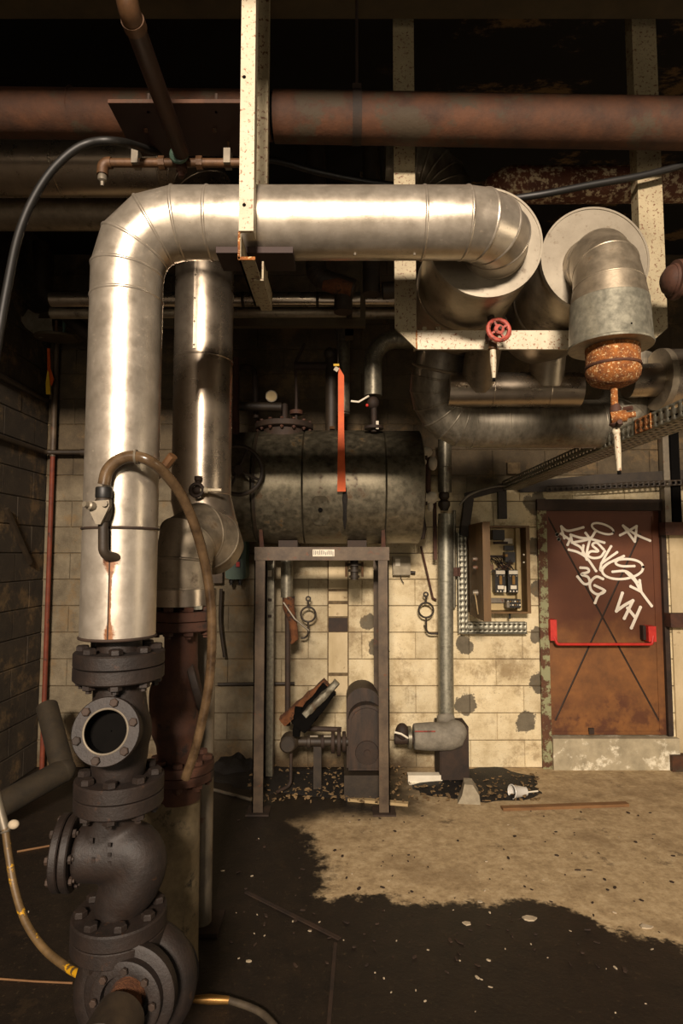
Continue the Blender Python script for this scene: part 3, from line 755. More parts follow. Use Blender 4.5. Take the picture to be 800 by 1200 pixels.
# elbow from the right drum turning down, galvanised sleeve, rusty cap, cock
Yc = 2.1; cc = P(714, 380, Yc); t = thing('elbow_pipe', 'galvanised elbow and sleeve hanging from the right drum with rusty capped end', 'pipe', V((cc.x, Yc, P(714, 415, Yc).z)))
s0 = V((c2.x-.012, 2.268, c2.z-.035)); top = V((cc.x, Yc, c2.z-.035))
pts = [s0]+arc(s0, top, V((cc.x, Yc, 2)), .155, 3)
ztop = P(714, 336, Yc-.13).z; zbot = P(714, 391, Yc-.14).z
pts = [p for p in pts if p.z > ztop+.015]+[V((cc.x, Yc, ztop))]
jacket(t, pts, [.112]+[.114]*(len(pts)-3)+[.122, .132], M['dull_jacket'], name='elbow_gore', bead=.003)
part('sleeve', MB().lathe([(.132, 0), (.134, .004), (.141, ztop-zbot-.012), (.145, ztop-zbot-.006), (.143, ztop-zbot), (.06, ztop-zbot)], (cc.x, Yc, ztop), (0, 0, -1), 48), M['galvanised'], t)
part('sleeve_screw', MB().sphere((cc.x+.01, Yc-.138, P(714, 379, Yc-.138).z), .004, n=4), M['soot_and_shade'], t)
capc = P(717, 404, Yc); zc0 = P(717, 454, Yc).z+.14
cap = part('rusty_cap', MB().lathe([(.088, 0), (.092, .02), (.091, .07), (.094, .078), (.09, .088), (.094, .1), (.09, .122), (.078, .142), (.045, .156), (.012, .16)], (capc.x, Yc, zc0+.02), (0, 0, -1), 36), M['rust_orange'], t, label='pitted orange rusty end cap')
part('weld_ring', MB().torus((capc.x, Yc, zc0-.066), (0, 0, 1), .0905, .006, 36, 8), M['rust_red'], cap)
zk = zc0-.13
part('stem', MB().tube([(capc.x+.001, Yc, zk), (capc.x+.001, Yc, zk-.1)], .0125, 12), M['rust_orange'], t)
kc = V((capc.x+.004, Yc, P(717, 488, Yc).z))
ck = part('cock_body', MB().lathe([(.013, .045), (.02, .03), (.019, -.02), (.024, -.03), (.012, -.04)], kc, (0, 0, 1), 10), M['rust_red'], t)
part('plug', MB().lathe([(.022, -.02), (.022, .03), (.012, .034), (.011, .06)], kc+V((0, -.01, -.005)), (1, -.35, .12), 12), M['rust_orange'], ck)
part('gland_bolt', MB().lathe([(.009, 0), (.009, .03)], kc+V((.02, -.02, .02)), (.6, -.7, 0), 6), M['rust_red'], ck)
part('gland_bolt', MB().lathe([(.009, 0), (.009, .03)], kc+V((-.002, -.02, -.03)), (-.2, -.9, 0), 6), M['rust_red'], ck)
part('spout_neck', MB().sphere(kc+V((0, 0, -.055)), .014, (1, 1, 1.2), 6), M['white_paint'], t)
part('spout', MB().tube([kc+V((.002, 0, -.06)), kc+V((.004, 0, -.12)), kc+V((.006, 0, -.195))], [.011, .011, .008], 12), M['white_paint'], t)
part('spout_tip', MB().tube([kc+V((.006, 0, -.19)), kc+V((.006, 0, -.208))], .0065, 10), M['soot_and_shade'], t)

# header pipe behind the drums, with the drum necks falling into it
Yh = 3.0
t = thing('header_pipe', 'short clad header pipe below the drums joined by two dark necks', 'pipe', P(600, 477, Yh))
a, b = P(524, 457, Yh), P(678, 457, Yh); b.z = a.z
jacket(t, [a, P(575, 457, Yh)*1, V((P(640, 457, Yh).x, Yh, a.z)), b], .088, M['steel_jacket'], bead=.003, name='header_length')
for cx, cen, Yr in ((c1, P(566, 400, 2.85), 2.80), (c2, P(642, 410, 2.93), 2.92)):
    part('neck', MB().tube([V((cen.x, Yr-.08, cx.z-.09)), V((cen.x, Yr+.0, cx.z-.12)), V((cen.x, Yh-.02, a.z+.02))], .086, 28), M['dull_jacket'], t)

# ribbed grey duct curling under the left drum to the right
Yd = 3.15; rd = .128
p0, p1_, p2_, p3_ = P(520, 402, 2.98), P(497, 497, Yd), P(728, 497, Yd), P(742, 420, Yd)
p1_ = V((P(497, 480, Yd).x, Yd, P(497, 497, Yd).z)); p2_.z = p1_.z
t = thing('ribbed_duct', 'streaked grey segmented duct curling below the left drum and running right', 'duct', V((.9, Yd, p1_.z-rd)))
pts = [p0]+arc(p0, p1_, p2_, .21, 6)+[P(590, 497, Yd)*1.0]+arc(p1_, p2_, p3_, .16, 4)+[p3_]
for p in pts: pass
jacket(t, pts, rd, M['duct_grey'], bead=.004, name='duct_gore', n=36)
m = MB().torus(p0+(pts[1]-p0)*.15, (pts[1]-p0), rd+.004, .012, 40, 8); part('inlet_ring', m, M['dull_jacket'], t)
m = MB().torus(p0+(pts[1]-p0)*.75, (pts[1]-p0), rd+.002, .008, 40, 8); part('inlet_ring', m, M['dull_jacket'], t)

# large silver duct at the right edge
t = thing('silver_duct', 'large silver duct end entering at the right edge behind the cable tray', 'duct', P(800, 480, 2.95))
ca = P(772, 445, 2.95)
part('small_length', MB().tube([P(735, 447, 2.95), ca], .083, 36), M['steel_jacket'], t)
part('large_length', MB().tube([ca, V((4.9, 2.95, ca.z))], .15, 40), M['steel_jacket'], t)
part('end_band', MB().tube([ca-V((.012, 0, 0)), ca+V((.02, 0, 0))], .153, 40), M['dull_jacket'], t)
# right: rust pipe stub at the edge
a = P(785, 328, 2.2)
t = thing('rusty_pipe', 'red-brown domed pipe end at the right edge beside the hanger frame', 'pipe', a)
part('pipe_length', MB().tube([a, a+V((3.6, 0, 0))], .058, 24), M['rust_red'], t)
part('end_cap', MB().lathe([(.002, -.03), (.03, -.026), (.05, -.012), (.06, .01), (.072, .012), (.074, .03), (.06, .034)], a, (1, 0, 0), 28), M['rust_red'], t)
# speckled pipe behind at upper right
a, b = P(585, 222, 2.65), P(1660, 210, 2.65)
t = thing('peeling_pipe', 'rust and white flaking pipe behind the drums at upper right', 'pipe', P(700, 216, 2.65))
e = P(575, 250, 3.1)
part('pipe_length', MB().tube([V((P(612, 217, 2.65).x, 2.65, P(700, 217, 2.65).z)), b], .08, 28), M['peeling_rust_paint'], t)
part('elbow', MB().tube(fillet([V((P(614, 217, 2.65).x, 2.65, P(700, 217, 2.65).z)), P(585, 217, 2.65), V((P(585, 217, 2.65).x, 3.2, P(700, 217, 2.65).z-.1))], .07, 6), .082, 28), M['peeling_rust_paint'], t)
# black ribbed elbow above the pipe
Yb = 2.85; q0, q1, q2 = P(450, 198, Yb), P(525, 198, Yb), P(525, 330, Yb)
t = thing('ribbed_elbow', 'dark segmented metal elbow showing above the aluminium pipe by the frame post', 'duct', P(520, 225, Yb))
jacket(t, [q0]+arc(q0, q1, q2, .17, 5)+[q2], .122, M['duct_grey'], bead=.005, name='elbow_gore', n=32)

# ------------------------------------------------------------------ dark services further back
t = thing('background_pipe', 'upper of two thin shiny pipes running across behind the crossing pipe', 'pipe', P(330, 350, 4.2))
a, b = P(60, 351, 4.2), P(520, 351, 4.2); b.z = a.z
part('pipe_length', MB().tube([a, b], .052, 24), M['steel_jacket'], t)
for px in (285, 372): part('band', MB().tube([V((P(px, 350, 4.2).x-.01, 4.2, a.z)), V((P(px, 350, 4.2).x+.01, 4.2, a.z))], .055, 24), M['black_pipe'], t)
a, b = P(60, 367, 4.3), P(540, 367, 4.3); b.z = a.z
single('background_pipe', MB().tube([a, b], .042, 20), M['dull_jacket'], 'lower of two thin pipes running across behind the crossing pipe', 'pipe')
t = thing('pipe_trapeze', 'olive brown angle bar trapeze below the two thin background pipes', 'bracket', P(300, 383, 4.05))
a, b = P(110, 379, 4.05), P(428, 379, 4.05); b.z = a.z
part('cross_bar', MB().bar(a, b, .05, .055), M['olive_steel'], t)
part('drop_bar', MB().bbox(b.x-.035, b.x, 4.04, 4.07, a.z, TOP), M['olive_steel'], t)
for k_, (yy_, zz_) in enumerate(((4.2, P(60, 351, 4.2).z), (4.3, P(60, 367, 4.3).z))):
    part('pipe_rest', MB().bbox(a.x+.04, a.x+.1, 4.03, yy_+.03, a.z-.02, a.z+.02).bbox(a.x+.05, a.x+.09, yy_-.03, yy_+.03, a.z, zz_-.03), M['olive_steel'], t)
    part('pipe_rest', MB().bbox(b.x-.14, b.x-.08, 4.03, yy_+.03, a.z-.02, a.z+.02).bbox(b.x-.13, b.x-.09, yy_-.03, yy_+.03, a.z, zz_-.03), M['olive_steel'], t)
part('drop_bar', MB().bbox(a.x, a.x+.035, 4.04, 4.07, a.z, TOP), M['olive_steel'], t)
Yk = 3.75
t = thing('lagged_elbow', 'dark lagged elbow with torn rusty foam under the crossing pipe', 'pipe', P(390, 345, Yk))
q = fillet([V((P(370, 300, Yk).x, Yk, TOP)), P(370, 325, Yk), P(415, 340, Yk)], .1, 5)
jacket(t, q, .066, M['black_pipe'], bead=.003, name='elbow_gore', n=24)
part('torn_lagging', MB().tube([P(378, 334, Yk-.04), P(395, 336, Yk-.04), P(412, 340, Yk-.04)], [.03, .055, .045], 12), M['orange_foam'], t)
part('down_leg', MB().tube([P(402, 345, Yk), P(402, 366, Yk)], .06, 18), M['black_pipe'], t)
t = thing('lagged_pipe', 'short dark vertical lagged pipe left of the frame post under the crossing pipe', 'pipe', P(435, 345, Yk))
jacket(t, [V((P(435, 318, Yk).x, Yk, TOP)), P(435, 318, Yk), P(435, 345, Yk)], .056, M['black_pipe'], bead=.003, name='pipe_length', n=22)
part('side_branch', MB().tube([P(448, 341, Yk), P(480, 338, Yk)], .055, 20), M['black_pipe'], t)
# black bent pipe with valve
Yv = 4.3
t = thing('lagged_bend', 'dark segmented bent pipe dropping to a small valve above the tank', 'pipe', P(437, 505, Yv))
q0, q1, q2 = P(437, 464, Yv), P(437, 398, Yv), P(500, 398, Yv)
jacket(t, [q0]+arc(q0, q1, q2, .17, 8)+[q2], .065, M['galvanised_dirty'], bead=.003, name='pipe_gore', n=24)
part('valve_body', MB().sphere(P(437, 472, Yv), .045, (1, 1, 1.1), 8), M['rust_dark'], t)
part('lever', MB().tube([P(432, 464, Yv-.05), P(420, 471, Yv-.06), P(411, 470, Yv-.06)], .007, 6), M['white_card'], t)
part('lower_pipe', MB().tube([P(438, 478, Yv), P(438, 506, Yv)], .022, 12), M['rust_dark'], t)
part('flange', MB().lathe([(.07, 0), (.07, .02)], P(438, 503, Yv), (0, 0, 1), 20), M['rust_dark'], t)
part('paper_tag', MB().box(P(442, 498, Yv-.05), (.02, .004, .06)), M['white_card'], t)
part('red_knob', MB().sphere(P(430, 475, Yv-.05), .012, n=5), M['red_paint'], t)
Yq = 4.6
t = thing('lagged_pipe', 'dark vertical lagged pipe behind the orange strap above the tank', 'pipe', P(402, 485, Yq))
part('pipe_length', MB().tube([P(402, 380, Yq), P(402, 486, Yq)], .052, 20), M['galvanised_dirty'], t)
part('end_ring', MB().torus(P(402, 484, Yq), (0, 0, 1), .052, .006, 20, 6), M['black_pipe'], t)
t = thing('black_pipe', 'black valve and pipe left of the orange strap above the tank', 'pipe', P(388, 505, 4.5))
part('pipe_length', MB().tube([P(388, 410, 4.5), P(388, 506, 4.5)], .045, 18), M['black_pipe'], t)
part('cap', MB().sphere(P(386, 414, 4.48), .045, n=8), M['black_pipe'], t)
part('side_pipe', MB().tube([P(345, 429, 4.5), P(388, 429, 4.5)], .03, 14), M['rust_dark'], t)
part('brass_nut', MB().lathe([(.022, 0), (.022, .02)], P(389, 503, 4.44), (0, 0, 1), 6), M['brass_pipe'], t)

# tank-top fittings and gauge
t = thing('pressure_gauge', 'small round pale pressure gauge on a dark pipe behind the shiny rear pipe', 'gauge', P(318, 478, 4.4))
part('dial', MB().lathe([(.045, 0), (.045, .02), (.038, .022)], P(318, 465, 4.4), (.1, -1, 0), 28), M['steel_grey'], t)
part('glass_face', MB().lathe([(.037, .021), (.037, .024)], P(318, 465, 4.4), (.1, -1, 0), 28), M['box_inside'], t)
part('feed_pipe', MB().tube([P(278, 476, 4.42), P(330, 477, 4.42)], .035, 16), M['black_pipe'], t)
part('stem', MB().tube([P(318, 470, 4.42), P(318, 478, 4.42)], .01, 8), M['black_pipe'], t)
t = thing('tank_manhole', 'dark rusty bolted manhole flange with stub pipes on top of the tank', 'flange', P(333, 508, 4.5))
mc = P(333, 507, 4.5)
part('neck', MB().lathe([(.17, -.06), (.17, .02)], mc, (0, 0, 1), 32), M['rust_dark'], t)
part('flange', MB().lathe([(.215, .02), (.22, .025), (.22, .06), (.2, .066)], mc, (0, 0, 1), 40), M['rust_dark'], t)
bolts(t, mc+V((0, 0, .04)), (0, 0, 1), .2, 14, .014, .05, M['rust_red'])
part('stub', MB().tube([mc+V((0, 0, .06)), mc+V((0, 0, .22))], .026, 14), M['rust_dark'], t)
part('stub', MB().tube([mc+V((.09, 0, .06)), mc+V((.09, 0, .3)), mc+V((.08, .02, .55)), mc+V((.15, .02, .7))], .012, 10), M['rust_dark'], t)
part('stub_flange', MB().lathe([(.05, 0), (.05, .03)], mc+V((.09, 0, .14)), (0, 0, 1), 16), M['rust_red'], t)
t = thing('pipe_loop', 'dark red bent pipe and wheel left of the pressure gauge', 'pipe', P(285, 500, 4.5))
part('loop', MB().tube(fillet([P(276, 500, 4.5), P(276, 430, 4.5), P(298, 430, 4.5), P(300, 490, 4.5)], .06, 5), .022, 12), M['rust_dark'], t)
part('riser', MB().tube([P(275, 510, 4.4), P(275, 420, 4.4)], .035, 14), M['rust_red'], t)
# handwheel beside the shiny pipe
wc = P(279, 551, 4.0)
t = thing('valve_handwheel', 'black spoked handwheel half hidden behind the shiny rear pipe', 'valve', wc)
part('rim', MB().torus(wc, (-.35, 1, 0), .165, .014, 36, 8), M['black_pipe'], t)
part('hub', MB().lathe([(.03, -.03), (.03, .12)], wc, (-.35, 1, 0), 14), M['rust_dark'], t)
for k in range(4):
    ax, u, v = frame_of((-.35, 1, 0)); a = k*math.pi/2+.4
    part('spoke', MB().tube([wc, wc+(u*math.cos(a)+v*math.sin(a))*.16], .01, 8), M['black_pipe'], t)

# ------------------------------------------------------------------ tank on its stand
Yt = 4.56; tc = P(400, 571, Yt); rt = .43; tz = tc.z
xl, xm, xr = P(262, 571, Yt).x, P(303, 571, Yt).x, P(490, 571, Yt).x
t = thing('storage_tank', 'large dull galvanised cylindrical tank lying on a steel stand', 'tank', V(((xl+xr)/2, Yt, tz-rt)))
def tl(x0, x1, r): return MB().lathe([(r-.012, 0), (r, .008), (r, x1-x0-.008), (r-.012, x1-x0)], (x0, Yt, tz), (1, 0, 0), 64)
xs1, xs2 = P(358, 571, Yt).x, P(448, 571, Yt).x
part('end_section', tl(xl, xm, rt-.012), M['tank_sheet'], t)
part('shell_sheet', tl(xm, xs1, rt), M['tank_sheet'], t); part('shell_sheet', tl(xs1-.002, xs2, rt+.003), M['tank_sheet'], t); part('shell_sheet', tl(xs2-.002, xr, rt), M['tank_sheet'], t)
ip = P(375, 597, 4.13)
m = MB(); vs = []
for rr_ in (rt+.003, rt+.008):
    for k in range(16):
        a_ = 2*math.pi*k/16; sx = math.copysign(abs(math.cos(a_))**.6, math.cos(a_)); sz = math.copysign(abs(math.sin(a_))**.6, math.sin(a_))
        th_ = math.asin((ip.z-tz+.1*sz)/rt); vs.append(V((ip.x+.065*sx, Yt-rr_*math.cos(th_), tz+rr_*math.sin(th_))))
m.add(vs, [tuple(range(16, 32))]+[(k, (k+1) % 16, 16+(k+1) % 16, 16+k) for k in range(16)]); part('inspection_plate', m, M['tank_sheet'], t)
part('plug_hole', MB().lathe([(.016, 0), (.016, .012)], V((ip.x, Yt-math.sqrt(rt**2-(ip.z-tz)**2)+.0, ip.z-.0)), (0, -1, 0), 12), M['soot_and_shade'], t)
part('drip_stain_tar', MB().tube([V((P(404, 580, 4.13).x, Yt-math.sqrt(rt**2-(z_-tz)**2)-.002, z_)) for z_ in (tz-.05, tz-.13, tz-.2, tz-.27, tz-.33)], [.012, .02, .014, .016, .006], 8), M['oil_muck'], t)
part('lag_strap', MB().lathe([(rt+.004, 0), (rt+.004, .02)], (P(303, 571, Yt).x+.01, Yt, tz), (1, 0, 0), 64), M['black_pipe'], t)
# stand
ft = P(380, 641, 4.28).z; fb = ft-.095; yf0, yf1 = 4.28, 4.95
sx0, sx1 = P(298, 650, 4.28).x, P(456, 650, 4.28).x
t = thing('tank_stand', 'tall rusty steel angle stand carrying the tank', 'stand', V(((sx0+sx1)/2, 4.6, 0)))
part('front_rail', MB().bbox(sx0, sx1, yf0, yf0+.008, fb, ft).bbox(sx0, sx1, yf0, yf0+.07, ft-.008, ft), M['frame_brown'], t)
part('rear_rail', MB().bbox(sx0, sx1, yf1-.008, yf1, fb, ft), M['frame_brown'], t)
for x_ in (sx0, sx1-.07): part('side_rail', MB().bbox(x_, x_+.07, yf0+.07, yf1-.008, fb, ft), M['frame_brown'], t)
for x_, s_ in ((sx0, 1), (sx1-.004, -1)):
    for y_, sy in ((yf0+.009, 1), (yf1-.009, -1)):
        m = MB(); m.bbox(min(x_, x_+s_*.075), max(x_, x_+s_*.075), min(y_, y_+sy*.008), max(y_, y_+sy*.008), 0, fb if y_ < 4.5 else fb)
        m.bbox(min(x_, x_+s_*.008), max(x_, x_+s_*.008), min(y_, y_+sy*.075), max(y_, y_+sy*.075), 0, fb)
        part('leg', m, M['frame_brown'], t)
        part('foot_plate', MB().box((x_+s_*.04, y_+sy*.04, .006), (.16, .15, .012)), M['rust_dark'], t)
part('rating_plate', MB().box((P(379, 648, yf0).x, yf0-.003, (ft+fb)/2+.005), (.155, .006, .05)), M['white_card'], t, label='white rating plate')
for k in range(14): part('plate_print', MB().box((P(379, 648, yf0).x-.068+k*.0104, yf0-.0065, (ft+fb)/2+.005+random.uniform(-.006, .006)), (.004, .002, random.uniform(.02, .036))), M['bakelite'], t)
for px in (303, 450):
    m = MB(); c = P(px, 645, 4.2); m.prism([V((c.x-.012, 4.33, ft)), V((c.x+.02, 4.33, ft)), V((c.x-.002, 4.23, ft+.33)), V((c.x-.012, 4.23, ft+.33))], (0, .012, 0)); part('saddle_lug', m, M['rust_red'], t)
for px in (338, 418):
    c = P(px, 640, 4.45); part('saddle_block', MB().bbox(c.x-.07, c.x+.07, 4.4, 4.75, ft-.005, ft+.05), M['rust_dark'], t)
c = P(415, 668, 4.45)
bt = thing('terminal_fitting', 'dark bolted pipe fitting hanging under the tank rail', 'fitting', c)
for k in range(3): part('fitting_disc', MB().lathe([(.055-.008*k, 0), (.055-.008*k, .018)], c+V((0, 0, .05-.045*k)), (0, 0, -1), 20), M['black_pipe'], bt)
part('fitting_core', MB().lathe([(.03, .08), (.03, -.07)], c, (0, 0, 1), 14), M['black_pipe'], bt)
for s_ in (-1, 1): part('stud', MB().tube([c+V((s_*.06, 0, .06)), c+V((s_*.06, 0, -.05))], .008, 8), M['brass_pipe'], bt)

# pipe falling from the tank with torn orange lagging
Yp = 4.75
t = thing('drop_pipe', 'grey clad pipe with torn orange lagging dropping under the tank', 'pipe', P(337, 840, Yp))
part('clad_length', MB().tube([P(336, 640, Yp), P(336, 700, Yp)], .048, 22), M['galvanised_dirty'], t)
part('bare_length', MB().tube([P(337, 695, Yp), P(337, 850, Yp)], .022, 14), M['rust_dark'], t)
m = MB(); m.tube([P(338, 699, Yp), P(338, 712, Yp), P(343, 730, Yp), P(345, 748, Yp), P(341, 754, Yp)], [.05, .045, .035, .03, .012], 12); part('torn_lagging', m, M['orange_foam'], t)
part('wire_tie', MB().tube([P(332, 706, Yp-.06), P(345, 725, Yp-.08), P(362, 739, Yp-.06)], .008, 8), M['steel_grey'], t)
# conduit strip on the rear-left leg
t = thing('conduit_strip', 'grey green conduit strip beside the left leg of the tank stand', 'conduit', P(317, 888, 4.9))
part('strip', MB().bbox(P(313, 700, 4.9).x, P(321, 700, 4.9).x, 4.88, 4.92, .03, P(316, 657, 4.9).z), M['galvanised_dirty'], t)
for py in (672, 703, 722): part('clip', MB().box(P(316, py, 4.87), (.03, .02, .05 if py == 672 else .02)), M['white_card'] if py == 672 else M['rust_dark'], t)

# ------------------------------------------------------------------ wall fittings
def hook(px, py, Y, label, tail):
    c = P(px, py, Y); s_ = Y/F; t = thing('pipe_hook', label, 'hook', c-V((0, Y*0, .2)))
    part('ring', MB().torus(c, (0, 1, 0), 8.5*s_, 1.15*s_, 28, 8), M['black_pipe'], t)
    part('shank', MB().tube([c+V((0, 0, 9*s_)), c+V((0, 0, 16*s_))], 1.1*s_, 8), M['black_pipe'], t)
    part('eye', MB().torus(c+V((0, 0, 18*s_)), (0, 1, 0), 2.4*s_, 1*s_, 14, 6), M['black_pipe'], t)
    part('tail', MB().tube(fillet([c-V((0, 0, 9*s_)), c-V((0, 0, 27*s_)), c+V((tail*14*s_, 0, -27*s_))], 6*s_, 5), 1.15*s_, 8), M['black_pipe'], t)
    part('wall_pin', MB().tube([c-V((0, 0, 20*s_)), V((c.x, WY, c.z-20*s_))], 1.2*s_, 8), M['black_pipe'], t)
hook(499, 715, 5.08, 'black round pipe hook on the wall left of the tall wall pipe', 1)
hook(361, 720, 5.05, 'black round pipe hook on the wall under the tank', -.6)
single('wall_rod', MB().tube([P(493, 640, 5.15), P(507, 701, 5.15), P(511, 703, 5.15)], .009, 8), M['rust_red'], 'thin brown rod leaning on the wall between junction box and tall pipe', 'rod')
c = P(470, 663, 5.16)
t = thing('junction_box', 'small square grey junction box on the cream block wall', 'box', c)
part('body', MB().box(c, (.15, .08, .16)), M['grey_stone'], t)
part('lid', MB().box(c+V((0, -.044, 0)), (.14, .008, .15)), M['grey_stone'], t)
part('sticker', MB().box(c+V((-.035, -.05, .03)), (.04, .003, .06)), M['white_card'], t)
part('gland', MB().tube([c+V((.07, 0, -.055)), c+V((.12, 0, -.06))], .014, 10), M['black_pipe'], t)
part('loose_wire', MB().tube([c+V((-.01, 0, -.08)), c+V((.0, -.01, -.12)), c+V((.02, -.01, -.15))], .004, 6), M['black_pipe'], t)
# switch box, green
c = P(276, 655, 5.0)
t = thing('switch_box', 'green enamelled switch box with red rocker switches on the wall', 'switch', c)
cb_ = MB(); w2, h2, rr = .085, .17, .035
outl = []
for cx_, cz_, a0 in ((w2-rr, h2-rr, 0), (-w2+rr, h2-rr, 90), (-w2+rr, -h2+rr, 180), (w2-rr, -h2+rr, 270)):
    for k in range(5): a = R(a0+k*22.5); outl.append(c+V((cx_+rr*math.cos(a), .0, cz_+rr*math.sin(a))))
part('body', MB().prism(outl, (0, .18, 0)), M['green_enamel'], t)
part('switch_plate', MB().box(c+V((.022, -.004, -.01)), (.042, .01, .125)), M['bakelite'], t)
part('rocker', MB().box(c+V((.022, -.012, -.045)), (.028, .01, .04)), M['red_paint'], t, label='red rocker switch')
part('rocker', MB().box(c+V((.022, -.012, .02)), (.028, .01, .045)), M['black_rubber'], t)
for dx in (-.045, .03): part('cable_gland', MB().lathe([(.02, 0), (.02, .03), (.014, .034), (.014, .05)], c+V((dx, .06, -.17)), (0, 0, -1), 12), M['bakelite'], t)
single('wall_cable', MB().tube(spline([P(259, 690, 5.1), P(258, 730, 5.1), P(263, 770, 5.1)], 5), .014, 8), M['black_pipe'], 'loose black cable hanging on the wall below the green switch box', 'cable')
single('switch_backing', MB().bbox(P(250, 660, 5.15).x, P(262, 660, 5.15).x, 5.1, 5.2, P(255, 683, 5.15).z, P(255, 670, 5.15).z), M['frame_brown'], 'small brown bracket on the wall left of the green switch box', 'bracket')
single('wall_conduit', MB().tube([P(255, 802, 5.18), P(345, 801, 5.18)], .014, 8), M['black_pipe'], 'thin black conduit low on the wall behind the tank stand', 'conduit')

# tall wall pipe
Yw = 5.0
t = thing('wall_pipe', 'tall galvanised pipe standing against the cream wall right of the tank', 'pipe', P(522, 880, Yw))
part('upper_length', MB().tube([P(521, 515, Yw), P(521, 577, Yw)], .057, 24), M['galvanised_dirty'], t)
part('upper_band', MB().torus(P(521, 548, Yw), (0, 0, 1), .058, .005, 24, 6), M['galvanised_dirty'], t)
part('valve', MB().lathe([(.03, 0), (.045, .02), (.045, .05), (.028, .07), (.05, .09), (.05, .12), (.03, .16)], P(520, 576, Yw), (0, 0, -1), 18), M['black_pipe'], t)
jacket(t, [P(522, 602, Yw), P(522, 681, Yw), P(522, 756, Yw), P(523, 850, Yw)], .063, M['galvanised'], name='clad_length', bead=.004, n=28)
single('side_conduit', MB().tube([P(532, 598, 5.12), P(532, 712, 5.12)], .014, 10), M['galvanised_dirty'], 'thin grey conduit just right of the tall wall pipe', 'conduit')
single('copper_tube', MB().bbox(P(507, 600, 5.05).x, P(511, 600, 5.05).x, 5.03, 5.06, P(509, 656, 5.05).z, P(509, 588, 5.05).z), M['rust_red'], 'flat brown strip left of the tall wall pipe valve', 'strip')
single('wall_clip', MB().bbox(P(530, 670, 5.15).x, P(538, 670, 5.15).x, 5.1, 5.2, P(533, 675, 5.15).z, P(533, 665, 5.15).z), M['rust_red'], 'small brown clip between tall wall pipe and perforated strip', 'clip')
# white lagged fittings at the tank end
t = thing('lagged_fittings', 'white lagging lumps on brown pipes at the right end of the tank', 'pipe', P(500, 640, 4.75))
part('lagging', MB().sphere(P(497, 530, 4.75), .06, (1.1, .8, .8), 10).sphere(P(507, 543, 4.75), .045, (.8, .8, 1.3), 10).sphere(P(494, 541, 4.75), .04, (1, .8, 1), 8), M['white_lagging'], t)
part('lagging', MB().sphere(P(498, 584, 4.75), .055, (1.3, .8, .8), 10).sphere(P(506, 583, 4.75), .05, (.9, .8, 1), 10).sphere(P(504, 593, 4.75), .03, (.8, .8, 1.6), 8), M['white_lagging'], t)
part('pipe_length', MB().tube([P(501, 535, 4.8), P(501, 590, 4.8)], .025, 12), M['rust_red'], t)
part('pipe_length', MB().tube([P(494, 540, 4.8), P(494, 600, 4.8), P(496, 620, 4.8), P(495, 632, 4.8)], [.02, .02, .025, .015], 12), M['rust_dark'], t)
part('nozzle', MB().tube([P(480, 535, 4.75), P(500, 535, 4.75)], .035, 14), M['rust_dark'], t)
part('nozzle', MB().tube([P(480, 587, 4.75), P(500, 587, 4.75)], .035, 14), M['rust_dark'], t)

# electrical cabinet, open
bx0, bx1 = 1.09, P(621, 660, 5.02).x; bz0, bz1 = P(600, 719, 5.02).z, P(600, 616, 5.02).z; by0 = 5.02
t = thing('electrical_cabinet', 'open brown electrical cabinet full of contactors beside the door', 'cabinet', V(((bx0+bx1)/2, 5.1, bz0)))
part('back_panel', MB().bbox(bx0, bx1, 5.185, 5.2, bz0, bz1), M['box_inside'], t)
for (a, b, c_, d) in ((bx0, bx1, bz1-.015, bz1), (bx0, bx1, bz0, bz0+.015), (bx0, bx0+.015, bz0+.015, bz1-.015), (bx1-.03, bx1, bz0+.015, bz1-.015)):
    part('side_panel', MB().bbox(a, b, by0, 5.185, c_, d), M['box_brown'], t)
part('inner_rail', MB().bbox(bx1-.085, bx1-.06, 5.12, 5.185, bz0+.015, bz1-.015), M['box_inside'], t)
dl = part('cabinet_door', MB().bbox(bx0-.022, bx0, 4.52, by0, bz0-.01, bz1+.005), M['box_brown'], t)
part('door_edge', MB().bbox(bx0-.026, bx0+.03, 4.51, 4.525, bz0-.01, bz1+.005), M['box_brown'], dl)
for zz in (.62, .53): part('knob', MB().lathe([(.016, 0), (.018, .02), (.014, .035)], V((bx0-.022, 4.72, bz0+(bz1-bz0)*zz)), (-1, 0, 0), 14), M['steel_grey'], dl)
kn = part('handle', MB().lathe([(.024, 0), (.024, .02), (.018, .04)], V((bx0-.022, 4.72, bz0+(bz1-bz0)*.26)), (-1, 0, 0), 16), M['steel_grey'], dl)
part('handle_cord', MB().tube(spline([V((bx0-.05, 4.72, bz0+.2)), V((bx0-.05, 4.66, bz0+.15)), V((bx0-.04, 4.66, bz0+.07)), V((bx0-.03, 4.68, bz0+.03))], 4), .005, 6), M['pale_wood'], dl)
part('latch', MB().box(V((bx0+.03, 4.54, bz0+(bz1-bz0)*.54)), (.05, .03, .04)), M['brass_pipe'], dl)
for (px, py, w_, h_, mt, nm, dp) in ((583, 627, .1, .085, 'bakelite', 'relay', .1), (597, 634, .075, .045, 'white_card', 'paper_label', .02), (597, 642, .08, .04, 'bakelite', 'relay', .05),
        (597, 653, .085, .09, 'bakelite', 'relay', .08), (592, 651, .02, .02, 'brass_bright', 'indicator', .1), (588, 636, .12, .02, 'rust_dark', 'mounting_rail', .03), (582, 652, .13, .02, 'rust_dark', 'mounting_rail', .03),
        (584, 704, .16, .04, 'steel_grey', 'mounting_rail', .03)):
    c = P(px, py, 5.12); part(nm, MB().box(V((c.x, 5.185-dp/2, c.z)), (w_, dp, h_)), M[mt], t)
